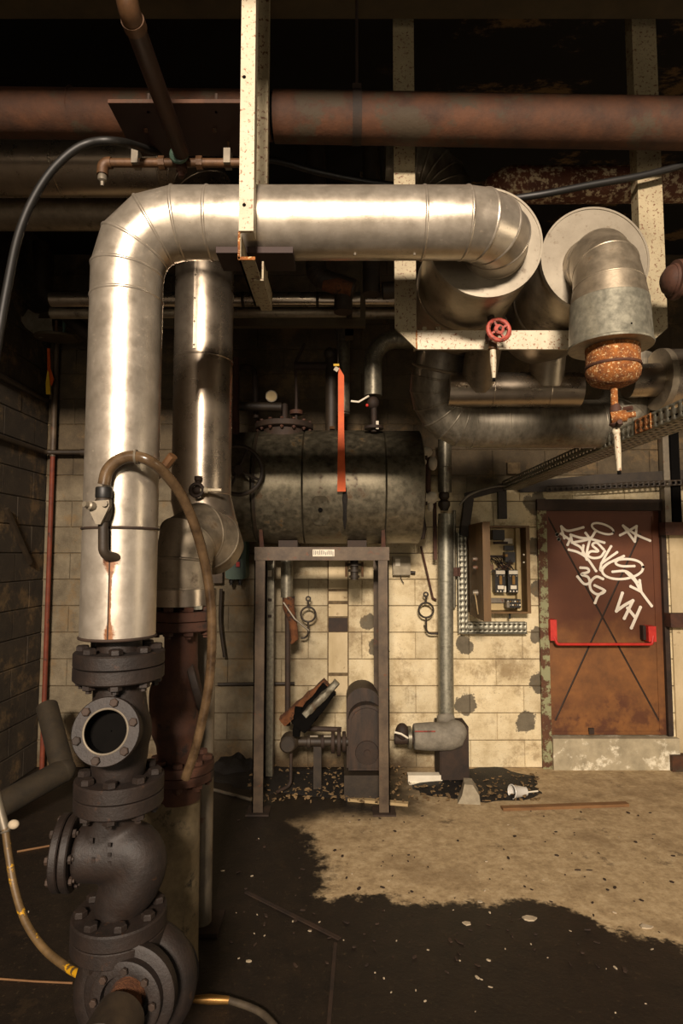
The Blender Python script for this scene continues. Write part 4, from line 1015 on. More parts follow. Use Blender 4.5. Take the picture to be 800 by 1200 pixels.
for px in (585, 600):
    c = P(px, 681, 5.1); ct = part('contactor', MB().box(V((c.x, 5.13, c.z)), (.085, .11, .19)), M['bakelite'], t)
    part('coil_cap', MB().box(V((c.x, 5.07, c.z+.075)), (.075, .02, .03)), M['white_card'], ct)
    part('coil_cap', MB().box(V((c.x, 5.07, c.z-.05)), (.05, .02, .03)), M['white_card'], ct)
    part('armature', MB().box(V((c.x, 5.065, c.z+.01)), (.022, .02, .075)), M['brass_bright'], ct)
    for k in (-1, 0, 1):
        part('terminal', MB().box(V((c.x+k*.027, 5.068, c.z+.045)), (.01, .016, .012)), M['steel_grey'], ct)
        part('terminal', MB().box(V((c.x+k*.027, 5.068, c.z-.083)), (.01, .016, .012)), M['white_card'], ct)
c = P(573, 691, 5.1); part('fuse', MB().box(V((c.x, 5.1, c.z)), (.016, .06, .05)), M['white_card'], t)
c = P(590, 690, 5.1); part('fuse', MB().box(V((c.x, 5.08, c.z)), (.014, .06, .05)), M['white_card'], t)
c = P(601, 707, 5.1); tb = part('terminal_block', MB().box(V((c.x, 5.13, c.z)), (.12, .1, .07)), M['bakelite'], t)
for k in range(6):
    for j in (0, 1): part('terminal', MB().box(V((c.x-.05+k*.02, 5.076, c.z+.018-.03*j)), (.011, .012, .011)), M[('white_card', 'brass_bright', 'steel_grey')[(k+j) % 3]], tb)
c = P(594, 708, 5.09); part('fuse', MB().box(V((c.x, 5.09, c.z)), (.022, .06, .05)), M['steel_grey'], t)
for k in range(18):
    x0_, x1_ = P(random.uniform(573, 605), 660, 5.1).x, P(random.uniform(573, 605), 660, 5.1).x
    za, zb_ = P(590, random.uniform(652, 662), 5.1).z, P(590, random.uniform(666, 672), 5.1).z
    part('wire', MB().tube(spline([V((x0_, 5.15, za)), V(((x0_+x1_)/2, 5.08, (za+zb_)/2)), V((x1_, 5.1, zb_))], 3), .004, 5, False), M[('rust_red', 'bakelite', 'black_rubber', 'rust_dark')[k % 4]], t)
part('cable_stub', MB().tube([P(597, 719, 5.1), P(597, 725, 5.1)], .01, 8), M['bakelite'], t)
for k in (0, 1): part('hinge_screw', MB().sphere(P(613.5, 650+k*9, 5.0), .008, n=5), M['white_card'], t)

# perforated strip bent round the cabinet, and the cable tray running towards the camera
def solid(o, th=.003):
    md = o.modifiers.new('sheet', 'SOLIDIFY'); md.thickness = th; md.offset = 0
ys = 5.14
t = thing('perforated_strip', 'L-shaped perforated galvanised strip on the wall around the cabinet', 'cable tray', P(543, 742, ys))
v0, v1 = P(537, 742, ys), P(548, 624, ys)
solid(part('upright', MB().perforated(V((P(537, 700, ys).x, ys, v0.z)), V((0, 0, v1.z-v0.z)), V((P(548, 700, ys).x-P(537, 700, ys).x, 0, 0)), 18, 2, .5, .3), M['galvanised'], t))
h0 = P(548, 742, ys); h1 = P(617, 729, ys)
solid(part('foot', MB().perforated(V((P(548, 742, ys).x, ys, h0.z)), V((h1.x-h0.x, 0, 0)), V((0, 0, h1.z-h0.z)), 12, 2, .5, .3), M['galvanised'], t))
part('slot_shade_sheet', MB().bbox(v0.x, P(548, 700, ys).x, ys+.045, ys+.048, v0.z, v1.z), M['galvanised_dirty'], t)  # sheet added behind the slots so the holes look shaded
part('slot_shade_sheet', MB().bbox(h0.x, h1.x, ys+.045, ys+.048, h0.z, h1.z), M['galvanised_dirty'], t)
part('edge_lip', MB().bbox(h0.x-.06, h1.x, ys-.03, ys, h0.z-.004, h0.z), M['galvanised_dirty'], t)
part('edge_lip', MB().bbox(v0.x-.004, v0.x, ys-.04, ys, v0.z, v1.z), M['galvanised'], t)
t = thing('cable_duct', 'dark grey cable channel bending down from the tray to the perforated strip', 'cable duct', P(545, 625, 5.12))
part('upright', MB().bar(P(543, 628, 5.13), P(549, 584, 5.13), .075, .07, up=(0, 1, 0)), M['black_pipe'], t)
part('crossing', MB().bar(P(545, 582, 5.13), P(592, 570, 5.1), .07, .06), M['black_pipe'], t)
part('drop_strip', MB().bbox(P(583, 590, 5.16).x, P(593, 590, 5.16).x, 5.14, 5.18, P(588, 608, 5.16).z, P(588, 568, 5.16).z), M['black_pipe'], t)
single('thin_cable', MB().tube(spline([P(538, 592, 5.05), P(550, 580, 5.05), P(575, 571, 5.03), P(598, 569, 5.0)], 5), .009, 8), M['grey_wrap'], 'thin pale cable arching over the dark cable channel', 'cable')
tx, tzb, th_, tw = 1.38, 2.355, .075, .14
t = thing('cable_tray', 'perforated metal cable tray running back from the right edge to the wall', 'cable tray', V((tx, 3.6, tzb)))
solid(part('near_side', MB().perforated((tx, 1.3, tzb), (0, 3.8, 0), (0, 0, th_), 76, 2, .5, .4), M['galvanised'], t))
solid(part('base_sheet', MB().perforated((tx, 1.3, tzb), (0, 3.8, 0), (tw, 0, 0), 76, 4, .5, .5), M['galvanised_dirty'], t))
solid(part('far_side', MB().perforated((tx+tw, 1.3, tzb), (0, 3.8, 0), (0, 0, th_), 76, 2, .5, .45), M['galvanised_dirty'], t))
solid(part('edge_patch', MB().perforated((tx-.004, 2.62, tzb+.004), (0, .15, 0), (0, 0, th_-.004), 3, 2, .5, .4), M['rust_orange'], t, label='rust stained stretch of the tray side'))
for k in range(3):
    single('tray_cable', MB().tube([V((tx+.03+.035*k, 1.3, tzb+.016)), V((tx+.03+.035*k+.006, 3.0, tzb+.016)), V((tx+.03+.035*k, 5.05, tzb+.016))], .013, 8), M['black_rubber'],
           ('black cable lying nearest the camera side of the long tray', 'black cable lying in the middle of the long tray', 'black cable lying along the far side of the long tray')[k], 'cable')
# dark tray along the wall above the door
t = thing('wall_tray', 'dark sagging cable tray along the wall just above the door', 'cable tray', P(700, 575, 5.1))
part('back_strip', MB().prism([P(598, 566, 5.12), P(700, 556, 5.12), P(830, 549, 5.12), P(830, 562, 5.12), P(700, 574, 5.12), P(610, 577, 5.12)], (0, .03, 0)), M['black_pipe'], t)
solid(part('front_lip', MB().perforated(P(640, 577, 5.06), P(830, 567, 5.06)-P(640, 577, 5.06), V((0, 0, .05)), 30, 1, .6, .5), M['black_pipe'], t))
single('conduit_box', MB().box(P(601, 549, 5.18), (.11, .05, .1)), M['mortar'], 'small square blanking plate on the wall above the cabinet', 'box')

# ------------------------------------------------------------------ front valve column at the lower left
def fused(name, mb, mat, parent, voxel=.009, it=6, label=None):
    o = part(name, mb, mat, parent, label=label)
    md = o.modifiers.new('fuse', 'REMESH'); md.mode = 'VOXEL'; md.voxel_size = voxel; md.use_smooth_shade = True
    sm = o.modifiers.new('soften', 'SMOOTH'); sm.factor = .5; sm.iterations = it
    return o
U = Y1/F      # metres per pixel at the column
def Q(px, py, dy=0.0): return P(px, py, Y1+dy)
ci = M['cast_iron']
# upper valve body with open port
t = thing('flanged_valve', 'dark cast iron flanged valve body with an open round port facing the camera', 'valve', Q(140, 925))
part('neck', MB().tube([Q(140, 744), Q(140, 766)], 25*U, 32), ci, t)
flange_pair(t, Q(140, 778), (0, 0, 1), 50*U, 32*U, 8, 7.5*U, ci, phase=.25)
m = MB(); m.tube([Q(140, 790), Q(140, 815), Q(141, 850), Q(140, 880), Q(139, 912)], [29*U, 29*U, 33*U, 32*U, 28*U], 28)
m.sphere(Q(144, 856), 34*U, (.95, 1, 1.1), 12); pc_ = Q(126, 857, -.15)
fused('body', m, ci, t)
dirp = (pc_-Q(142, 856)).normalized()
UP = U*.925
def hollow(prof): return MB().lathe(prof+[prof[0]], pc_, dirp, 44, False)
pf = part('port_flange', hollow([(24*UP, .022), (24*UP, -.004), (37*UP, -.004), (38*UP, .0), (38*UP, .018), (37*UP, .022)]), M['cast_iron'], t)
part('port_neck', hollow([(24.2*UP, 0), (24.2*UP, -.09), (32*UP, -.09), (31*UP, 0)]), M['cast_iron'], t)
part('port_lip', MB().torus(pc_+dirp*.021, dirp, 24.5*UP, 1.3*UP, 44, 8), M['steel_grey'], pf)
part('port_bore', MB().lathe([(24*UP, .016), (23.6*UP, -.04), (.002, -.042)], pc_, dirp, 36, False), M['soot_and_shade'], pf)  # near-black lining, its colour stands in for shade deep in the bore
bolts(t, pc_+dirp*.009, dirp, 31.5*UP, 6, 5*UP, .026, M['rust_dark'], .3)
flange_pair(t, Q(140, 925), (0, 0, 1), 48.5*U, 32*U, 8, 7.5*U, ci, phase=.1)

# middle strainer / check valve
t = thing('strainer_valve', 'dark cast iron S-shaped strainer with a capped barrel pointing left', 'valve', Q(140, 1080))
m = MB(); m.tube([Q(140, 940), Q(136, 955), Q(126, 975), Q(118, 996)], [27*U, 25*U, 26*U, 27*U], 24)
m.tube([Q(94, 998), Q(150, 998)], 31*U, 28)
m.tube(spline([Q(135, 992), Q(156, 996), Q(164, 1012), Q(156, 1034), Q(142, 1052), Q(139, 1068)], 3), [30*U]*11+[29*U, 28*U, 27*U, 27*U, 27*U], 24)
fused('body', m, ci, t)
for i, px in enumerate((79, 90)):
    part('barrel_flange', MB().lathe([(40*U-.004, 0), (40*U, .004), (40*U, 9*U-.004), (40*U-.004, 9*U)], Q(px, 998), (-1, -.12, 0), 40), ci, t)
bolts(t, Q(80, 998), (-1, -.12, 0), 33*U, 8, 4.5*U, 20*U, M['rust_dark'], .2)
# raised casting figures
for k, (px, py) in enumerate(((188/4+60, 985), (109, 1008), (128, 990), (128, 1002), (128, 1012))):
    c = Q(px, py, -31*U-.001); part('cast_figure', MB().box(c, (.01, .0025, .016 if k < 2 else .012)), ci, t)
part('side_plug', MB().lathe([(7*U, 0), (7*U, 5*U), (5*U, 6*U)], Q(183, 1009), (1, -.4, 0), 12), M['rust_red'], t)
flange_pair(t, Q(140, 1084), (0, 0, 1), 51*U, 34*U, 8, 7.5*U, ci, phase=.35)

# pump
pcn = Q(160, 1152)
t = thing('pump', 'dark cast iron pump with round casing and orange shaft at the bottom left', 'pump', V((pcn.x, pcn.y, 0)))
m = MB(); m.torus(pcn, (.12, -1, .1), 42*U, 25*U, 36, 14); m.lathe([(50*U, -.07), (58*U, -.03), (58*U, .03), (50*U, .06)], pcn, (.12, -1, .1), 40)
m.tube([Q(140, 1096), Q(137, 1112), Q(128, 1135), Q(120, 1165)], [28*U, 28*U, 30*U, 28*U], 22)
fused('casing', m, ci, t, .01)
axp = V((-.08, -1, .06)).normalized(); fc = P(151, 1166, 1.885)
part('cover_ring', MB().lathe([(47*U, -.04), (49*U, -.03), (49*U, .0), (46*U, .006)], fc, axp, 44), ci, t)
part('gland_ring', MB().lathe([(20*U, 0), (38*U, .0), (38*U, .03), (36*U, .034), (26*U, .034), (26*U, .0)], fc, axp, 40, False), M['cast_iron'], t)
bolts(t, fc+axp*.03, axp, 31*U, 8, 4*U, .02, M['rust_dark'])
part('shaft', MB().tube([fc-axp*.03, fc+axp*.14], 19*U, 28), M['orange_foam'], t, label='orange shaft sleeve')
part('coupling', MB().lathe([(22*U, 0), (25*U, .01), (25*U, .12), (22*U, .13)], P(143, 1188, 1.80), (-.1, -1, -.05), 30), M['black_pipe'], t)
part('support_foot', MB().bbox(pcn.x-.12, pcn.x+.14, pcn.y-.12, pcn.y+.12, 0, .05).bbox(pcn.x-.05, pcn.x+.07, pcn.y-.06, pcn.y+.06, .05, pcn.z-.1), ci, t)
part('rear_flange', MB().lathe([(40*U, 0), (42*U, .004), (42*U, .04), (40*U, .044)], Q(190, 1140, .14), (.3, -1, .3), 32), ci, t)
bolts(t, Q(190, 1140, .13), (.3, -1, .3), 34*U, 6, 6*U, .05, M['rust_dark'])

# rear valve on concrete pedestal
Yr = 2.715; W = Yr/F
def S(px, py, dy=0): return P(px, py, Yr+dy)
t = thing('globe_valve', 'red-brown rusty globe valve under the rear clad elbow', 'valve', S(215, 922))
part('neck', MB().tube([S(215, 706), S(215, 722)], 22*W, 26), M['rust_red'], t)
flange_pair(t, S(215, 726), (0, 0, 1), 37*W, 22*W, 8, 6*W, M['rust_red'], phase=.45)
part('bright_bolt', MB().lathe([(7*W, 0), (7*W, 4*W)], S(231, 714, -.075), (0, 0, 1), 6), M['galvanised'], t)
m = MB(); m.tube(spline([S(212, 735), S(212, 765), S(210, 790), S(203, 815), S(205, 845), S(208, 880), S(210, 908)], 3), [19*W]*4+[20*W]*2+[24*W]*2+[27*W]*3+[27*W]*3+[23*W]*2+[21*W]*3, 24)
m.sphere(S(206, 812), 30*W, (1, 1, 1), 12)
fused('body', m, M['rust_red'], t)
part('bonnet_flange', MB().lathe([(32*W, 0), (33*W, .004), (33*W, .03), (31*W, .034)], S(224, 800, .04), (1, .25, .3), 30), M['rust_dark'], t)
flange_pair(t, S(213, 901), (0, 0, 1), 36*W, 20*W, 8, 6*W, M['rust_red'], phase=.1)
part('lower_neck', MB().tube([S(210, 910), S(210, 936)], 24*W, 24), M['rust_red'], t)
ped = MB(); pz = P(200, 930, 2.75).z; pcx = P(200, 1000, 2.75).x
ped.lathe([(.128, 0), (.126, .05), (.124, pz-.02), (.116, pz)], (pcx, 2.75, 0), (0, 0, 1), 40)
single('pedestal', ped, M['pedestal_concrete'], 'stained cylindrical concrete pedestal under the rusty rear valve', 'pedestal')
t = thing('support_post', 'dull grey steel post behind the concrete pedestal', 'post', P(238, 1065, 3.05)*V((1, 1, 0)) if False else V((P(238, 900, 3.05).x, 3.05, 0)))
part('tube', MB().tube([V((P(238, 900, 3.05).x, 3.05, 0)), V((P(238, 900, 3.05).x, 3.05, P(238, 690, 3.05).z))], .052, 24), M['steel_grey'], t)
part('base_plate', MB().box((P(238, 900, 3.05).x, 3.05, .008), (.2, .2, .016)), M['rust_dark'], t)

# drain valve on the front pipe and its long rubber hose
vy = Y1-r1-.03
t = thing('drain_cock', 'black drain cock on a bent stub on the front aluminium pipe', 'valve', P(120, 600, vy))
part('bent_stub', MB().tube(fillet([P(121, 612, vy), P(121, 650, vy), V((P(132, 654, vy).x, Y1-r1+.02, P(132, 654, vy).z))], .026, 6), .0155, 14), M['black_pipe'], t)
vb = P(121, 598, vy)
part('valve_body', MB().lathe([(.018, -.035), (.026, -.012), (.026, .03), (.02, .04)], vb, (0, 0, 1), 14), M['black_pipe'], t)
part('hose_collar', MB().lathe([(.024, 0), (.025, .004), (.025, .03), (.023, .034)], vb+V((0, 0, .038)), (0, 0, 1), 16), M['black_rubber'], t)
part('lever', MB().prism([vb+V(p) for p in ((-.035, -.03, .025), (.028, -.03, .03), (.03, -.03, .012), (.004, -.03, -.045), (-.01, -.03, -.045), (-.032, -.03, .0))], (0, .02, 0)), M['steel_grey'], t)
part('lever_bolt', MB().lathe([(.014, 0), (.014, .016), (.009, .02), (.009, .034)], vb+V((-.02, -.028, .01)), (-.5, -1, .15), 10), M['steel_grey'], t)
part('lever_bolt', MB().lathe([(.01, 0), (.01, .012)], vb+V((.018, -.028, .018)), (0, -1, 0), 8), M['steel_grey'], t)
hz = [P(122, 568, vy), P(126, 552, vy), P(138, 540, vy), P(155, 535, vy), P(175, 540, vy+.0), P(195, 557, vy+.06), P(215, 585, vy+.14), P(231, 625, vy+.22), P(242, 670, vy+.3), P(248, 720, vy+.34), P(247, 780, vy+.36), P(240, 830, vy+.4), P(228, 880, vy+.44), P(217, 912, vy+.46)]
t = thing('rubber_hose', 'long brown rubber hose arching from the drain cock down to the pedestal', 'hose', hz[-1])
part('tube', MB().tube(spline(hz, 6), .0175, 16), M['brown_hose'], t)
part('sleeve', MB().tube(spline(hz[:5], 6)[:-3], .0195, 16), M['brown_hose'], t)
part('hose_clip', MB().torus(hz[3]+V((.012, 0, -.001)), (1, 0, 0), .02, .004, 20, 6), M['steel_grey'], t)
# little rusty brass nipple at the pipe's right side
single('nipple', MB().tube([P(183, 560, 2.06), P(202, 536, 2.02)], .012, 10).tube([P(194, 546, 2.035), P(203, 534, 2.02)], .017, 8), M['brass_pipe'], 'small rusty orange nipple poking out beside the front pipe', 'nipple')

# ------------------------------------------------------------------ machinery by the wall under the tank
Yg = 4.62
t = thing('motor_guard', 'black round-topped machine guard standing under the tank by the wall', 'machine', P(428, 912, Yg))
def guard_outline(x0, x1, ytop, ybot, Y):
    a, b = P(x0, 850, Y).x, P(x1, 850, Y).x; r_ = (b-a)/2; zt, zb_ = P(428, ytop, Y).z, P(428, ybot, Y).z
    pts_ = [V((a, Y, zb_)), V((b, Y, zb_))]
    for k in range(13):
        an = math.pi*k/12; pts_.append(V(((a+b)/2+r_*math.cos(an), Y, zt-r_*.9+r_*.9*math.sin(an))))
    return pts_
part('rear_casing', MB().prism(guard_outline(406, 445, 806, 905, Yg+.06), (0, .3, 0)), M['pump_guard'], t)
part('front_casing', MB().prism(guard_outline(408, 451, 826, 903, Yg-.06), (0, .13, 0)), M['pump_guard'], t)
part('face_plate', MB().prism(guard_outline(411, 449, 830, 900, Yg-.075), (0, .02, 0)), M['pump_guard'], t)
c = P(430, 882, Yg-.08); part('hub_disc', MB().lathe([(.088, 0), (.085, .008), (.03, .01)], c, (0, -1, 0), 28), M['rust_dark'], t)
part('hub_boss', MB().lathe([(.026, 0), (.024, .02)], c, (0, -1, 0), 16), M['rust_dark'], t)
zz = P(428, 903, Yg).z
part('base_frame', MB().bbox(P(403, 905, Yg).x, P(454, 905, Yg).x, Yg-.1, Yg+.36, .0, zz), M['black_pipe'], t)
# shaft, couplings, valve to the left
t = thing('pipe_train', 'dark valve and flange train left of the round-topped guard', 'pipe', P(360, 885, 4.7))
Yl = 4.7; zl = P(370, 869, Yl).z
def X(px): return P(px, 869, Yl).x
part('shaft', MB().tube([(X(332), Yl, zl), (X(408), Yl, zl)], .035, 18), M['black_pipe'], t)
for px, r_ in ((397, .105), (390, .085), (403, .075), (378, .05), (362, .05)): part('flange', MB().lathe([(r_-.004, -.014), (r_, -.01), (r_, .01), (r_-.004, .014)], (X(px), Yl, zl), (1, 0, 0), 26), M['rust_dark'] if px != 362 else M['black_pipe'], t)
part('valve_body', MB().sphere((X(340), Yl, zl), .075, (1, 1, 1), 10), M['black_pipe'], t)
part('valve_cover', MB().lathe([(.06, 0), (.062, .02), (.05, .03)], (X(338), Yl-.06, zl), (0, -1, 0), 20), M['black_pipe'], t)
part('upper_pipe', MB().tube([(X(350), Yl, zl+.1), (X(400), Yl, zl+.09)], .02, 12), M['rust_dark'], t)
part('drain_pipe', MB().tube(fillet([(X(341), Yl, zl), (X(341), Yl-.02, .05), (X(326), Yl-.1, .03)], .05, 4), .013, 10), M['rust_dark'], t)
for px in (368, 384): part('bolt', MB().tube([(X(px)-.03, Yl-.04, zl+.05), (X(px)+.03, Yl-.04, zl+.05)], .008, 6), M['steel_grey'], t)
for k in range(1): part('support', MB().bbox(X(372)-.03, X(372)+.03, Yl-.03, Yl+.03, 0, zl-.03), M['black_pipe'], t)
# fallen lagging
def slab(a, b, wd, th, n=9, amp=.012, seed=0):
    a, b = V(a), V(b); m = MB(); d = (b-a).normalized(); y = V((0, 1, 0)); x = y.cross(d).normalized(); rs = []
    for i in range(n):
        c = a.lerp(b, i/(n-1))
        for k in range(10):
            an = 2*math.pi*k/10; sx = math.copysign(abs(math.cos(an))**.5, math.cos(an)); sy = math.copysign(abs(math.sin(an))**.5, math.sin(an))
            j = 1+noise.noise(V((i*.9+seed, k*1.7, seed)))*.28
            rs.append(c+x*(wd/2*sx*j)+y*(th/2*sy*j))
    fs = [(i*10+k, i*10+(k+1) % 10, (i+1)*10+(k+1) % 10, (i+1)*10+k) for i in range(n-1) for k in range(10)]+[tuple(reversed(range(10))), tuple(range((n-1)*10, n*10))]
    return m.add(rs, fs)
single('fallen_lagging', slab(P(331, 845, 4.62), P(383, 800, 4.6), .075, .12, seed=1), M['orange_foam'], 'strip of torn orange foam lagging leaning above the pipe train', 'lagging')
t = thing('fallen_cladding', 'crumpled black and grey cladding strip leaning beside the orange foam', 'cladding', P(345, 850, 4.6))
part('black_strip', slab(P(350, 852, 4.56), P(386, 806, 4.55), .13, .1, seed=3), M['soot_and_shade'], t)
part('grey_strip', slab(P(357, 838, 4.5), P(395, 799, 4.5), .055, .07, seed=5, n=14), M['galvanised_dirty'], t)
part('tail', slab(P(347, 862, 4.56), P(350, 828, 4.56), .06, .06, seed=8), M['soot_and_shade'], t)
# grey wrapped valve right of the stand leg, under the tall pipe
t = thing('wrapped_elbow', 'grey wrapped elbow joining the tall wall pipe near the floor', 'pipe', P(520, 880, 4.85))
Ye = 4.85
q = [P(484, 863, Ye), P(505, 863, Ye), P(528, 863, Ye), P(541, 862, Ye)]
m = MB(); m.tube(q, [.1, .11, .105, .075], 20); m.sphere(P(533, 858, Ye), .095, (1, 1, 1.0), 12); m.tube([P(523, 860, Ye+.05), P(522, 838, 4.97)], .075, 18)
fused('wrapping', m, M['grey_wrap'], t, .014, 4)
part('end_flange', MB().lathe([(.05, 0), (.085, .004), (.085, .03), (.05, .034)], P(482, 864, Ye), (-1, 0, 0), 24), M['galvanised_dirty'], t)
part('stub_pipe', MB().tube([P(462, 866, Ye), P(484, 866, Ye)], .04, 14), M['rust_dark'], t)
part('stub_valve', MB().sphere(P(471, 858, Ye), .055, (1, 1, 1.3), 8), M['rust_dark'], t)
part('stub_lever', MB().tube([P(462, 858, Ye-.06), P(470, 860, Ye-.07), P(478, 865, Ye-.06)], .008, 6), M['white_card'], t)
part('red_print', MB().box(P(498, 857, Ye-.112), (.16, .006, .007)), M['wheel_red'], t)
single('box_plinth', MB().bbox(P(514, 880, 4.9).x, P(548, 880, 4.9).x, 4.86, 5.12, 0, P(530, 850, 4.9).z).bbox(P(516, 880, 4.86).x, P(546, 880, 4.86).x, 4.845, 4.86, .03, P(530, 858, 4.9).z), M['rust_dark'], 'dark brown box plinth under the grey wrapped elbow', 'plinth')

# ------------------------------------------------------------------ straps, ribbon, left corner
t = thing('orange_strap', 'bright orange strap hanging in front of the tank', 'strap', P(402, 577, 4.08))
part('webbing', MB().prism([P(397, 430, 4.08), P(403, 440, 4.08), P(403, 500, 4.08), P(405, 576, 4.08), P(395, 576, 4.08), P(396, 500, 4.08), P(396, 440, 4.08)], (0, .012, 0)), M['orange_strap'], t)
part('yellow_tie', MB().box(P(394, 428, 4.08), (.04, .02, .015)), M['yellow_ribbon'], t)
part('grey_tie', MB().box(P(394, 433, 4.08), (.03, .02, .03), Matrix.Rotation(.6, 3, 'Y')), M['steel_grey'], t)
part('hanging_wire', MB().tube([P(396, 430, 4.085), P(396, 376, 4.07)], .004, 6), M['black_pipe'], t)
t = thing('ribbon', 'red and yellow ribbon hanging in the left corner', 'ribbon', P(57, 462, 5.0))
part('red_tail', MB().prism([P(55, 408, 5), P(58, 408, 5), P(59, 432, 5), P(63, 444, 5), P(60, 452, 5), P(56, 445, 5), P(55.5, 430, 5)], (0, .01, 0)), M['orange_strap'], t)
part('yellow_tail', MB().prism([P(55.5, 434, 4.98), P(57, 436, 4.98), P(59, 462, 4.98), P(54, 462, 4.98), P(53.5, 448, 4.98)], (0, .01, 0)), M['yellow_ribbon'], t)
xr_ = P(56, 700, 5.12).x
t = thing('corner_pipe', 'slim vertical pipe in the left corner, orange-red below and dark above', 'pipe', V((xr_, 5.12, 0)))
part('red_length', MB().tube([(xr_, 5.12, .0), (xr_, 5.12, P(56, 535, 5.12).z)], .02, 14), M['corner_red'], t, label='orange-red painted length')
part('dark_length', MB().tube([(xr_, 5.12, P(56, 535, 5.12).z), (xr_, 5.12, P(56, 400, 5.12).z)], .024, 14), M['frame_brown'], t)
t = thing('wall_conduit', 'dark conduit along the left wall turning the corner to the clad pipe', 'conduit', P(52, 530, 5.1))
za_ = P(60, 530, 5.1).z
part('conduit_run', MB().tube(fillet([V((LX+.03, 2.2, za_)), V((LX+.03, 5.1, za_)), V((P(99, 530, 5.1).x, 5.1, za_))], .06, 5), .02, 12), M['black_pipe'], t)
part('conduit_end', MB().lathe([(.03, 0), (.03, .04)], V((P(95, 530, 5.1).x, 5.1, za_)), (1, 0, 0), 12), M['black_pipe'], t)
zb_ = P(40, 462, 4.9).z
single('wall_conduit', MB().tube([V((LX+.03, 2.0, zb_)), V((LX+.03, 5.1, zb_))], .022, 12), M['black_pipe'], 'upper dark conduit running along the left wall', 'conduit')
single('wall_bar', MB().bar(V((LX+.025, 4.55, P(0, 596, 4.55).z)), V((LX+.025, 4.93, P(33, 660, 4.93).z)), .03, .03), M['black_pipe'], 'short dark bar slanting down the left wall', 'bar')
# torn sheet hood in the left corner
t = thing('torn_hood', 'torn sheet metal hood on a round plate high in the left corner', 'hood', P(60, 400, 4.7))
part('hood_sheet', MB().prism([P(20, 369, 4.7), P(27, 371, 4.7), P(33, 362, 4.7), P(40, 367, 4.7), P(60, 370, 4.7), P(62, 392, 4.7), P(46, 396, 4.7), P(30, 384, 4.7)], (0, .01, 0)), M['dull_jacket'], t)
hp = P(66, 397, 4.75); part('round_plate', MB().lathe([(.16, 0), (.165, .008), (.165, .02), (.15, .026)], hp, (0, -.1, 1), 32), M['olive_steel'], t)
for k, px in enumerate((58, 66, 75)): part('post', MB().tube([P(px, 395, 4.72), P(px, 376, 4.72)], .012, 8), M['green_enamel'] if k != 1 else M['brass_pipe'], t)
part('top_cap', MB().lathe([(.13, 0), (.13, .02)], P(66, 376, 4.75), (0, 0, 1), 24), M['black_pipe'], t)
t = thing('dark_pipe', 'dim lagged pipe bending down in the upper left corner', 'pipe', P(95, 395, 4.6))
part('pipe_run', MB().tube(fillet([P(48, 285, 4.6), P(50, 340, 4.6), P(110, 400, 4.6)], .12, 6), .06, 18), M['black_pipe'], t)
t = thing('floor_pipe', 'fallen tan pipe with an elbow lying in the lower left corner', 'pipe', P(40, 940, 4.2))
a, b, c = P(-40, 966, 3.75), P(74, 903, 4.3), P(55, 828, 4.62)
part('long_length', MB().tube([a, b], .082, 26), M['tan_lagging'], t)
part('raised_length', MB().tube([b+(c-b)*.03, c], .077, 26), M['tan_lagging'], t)
part('elbow_joint', MB().sphere(b, .084, n=12), M['tan_lagging'], t)
# yellow-flecked hose at far left
hs = [P(6, 970, 2.6), P(10, 1000, 2.58), P(17, 1040, 2.54), P(30, 1080, 2.48), P(52, 1112, 2.42), P(78, 1133, 2.36), P(96, 1143, 2.28)]
t = thing('yellow_hose', 'tan hose with yellow flecks curving along the left edge to the pump', 'hose', hs[-1])
part('tube', MB().tube(spline(hs, 6), .015, 14), M['hose_tan'], t)
part('steel_end', MB().tube([P(-6, 925, 2.65), P(6, 972, 2.6)], .018, 14), M['steel_grey'], t)
part('hose_clip', MB().torus(P(7, 974, 2.6), hs[1]-hs[0], .017, .005, 18, 6), M['steel_grey'], t)
vk = P(16, 966, 2.57); part('tap_knob', MB().sphere(vk, .021, (1.1, .8, .9), 8), M['white_fleck'], t)
part('tap_arm', MB().tube([P(7, 975, 2.6), vk], .006, 8), M['steel_grey'], t)
def floor_pt(px, py, h=0.0):
    lo, hi = 1.0, 6.0
    for _ in range(40):
        mid = (lo+hi)/2
        if P(px, py, mid).z > h: lo = mid
        else: hi = mid
    return P(px, py, (lo+hi)/2)
hs = [floor_pt(225, 1171, .03), floor_pt(246, 1171, .03), floor_pt(268, 1172, .02), floor_pt(292, 1180, .02), floor_pt(310, 1190, .02), floor_pt(330, 1212, .02)]
t = thing('floor_hose', 'grey hose with brass coupling lying on the floor at the bottom edge', 'hose', hs[3])
part('tube', MB().tube(spline(hs[2:], 6), .013, 12), M['hose_grey'], t)
part('coupling', MB().tube(hs[:3], [.012, .018, .014], 12), M['brass_bright'], t, label='brass coupling')
single('floor_wire', MB().tube([floor_pt(-30, 1145, .005), floor_pt(40, 1150, .005), floor_pt(85, 1152, .005)], .004, 6), M['wood_scrap'], 'thin straw-coloured wire on the dark floor left of the pump', 'wire')
single('floor_stick', MB().tube([floor_pt(20, 998, .006), floor_pt(70, 989, .006)], .006, 6), M['wood_scrap'], 'thin pale stick on the dark floor left of the capped barrel', 'stick')
single('floor_rod', MB().tube([floor_pt(245, 924, .01), floor_pt(305, 940, .01)], .012, 8), M['steel_grey'], 'grey rod lying on the floor left of the tank stand', 'rod')

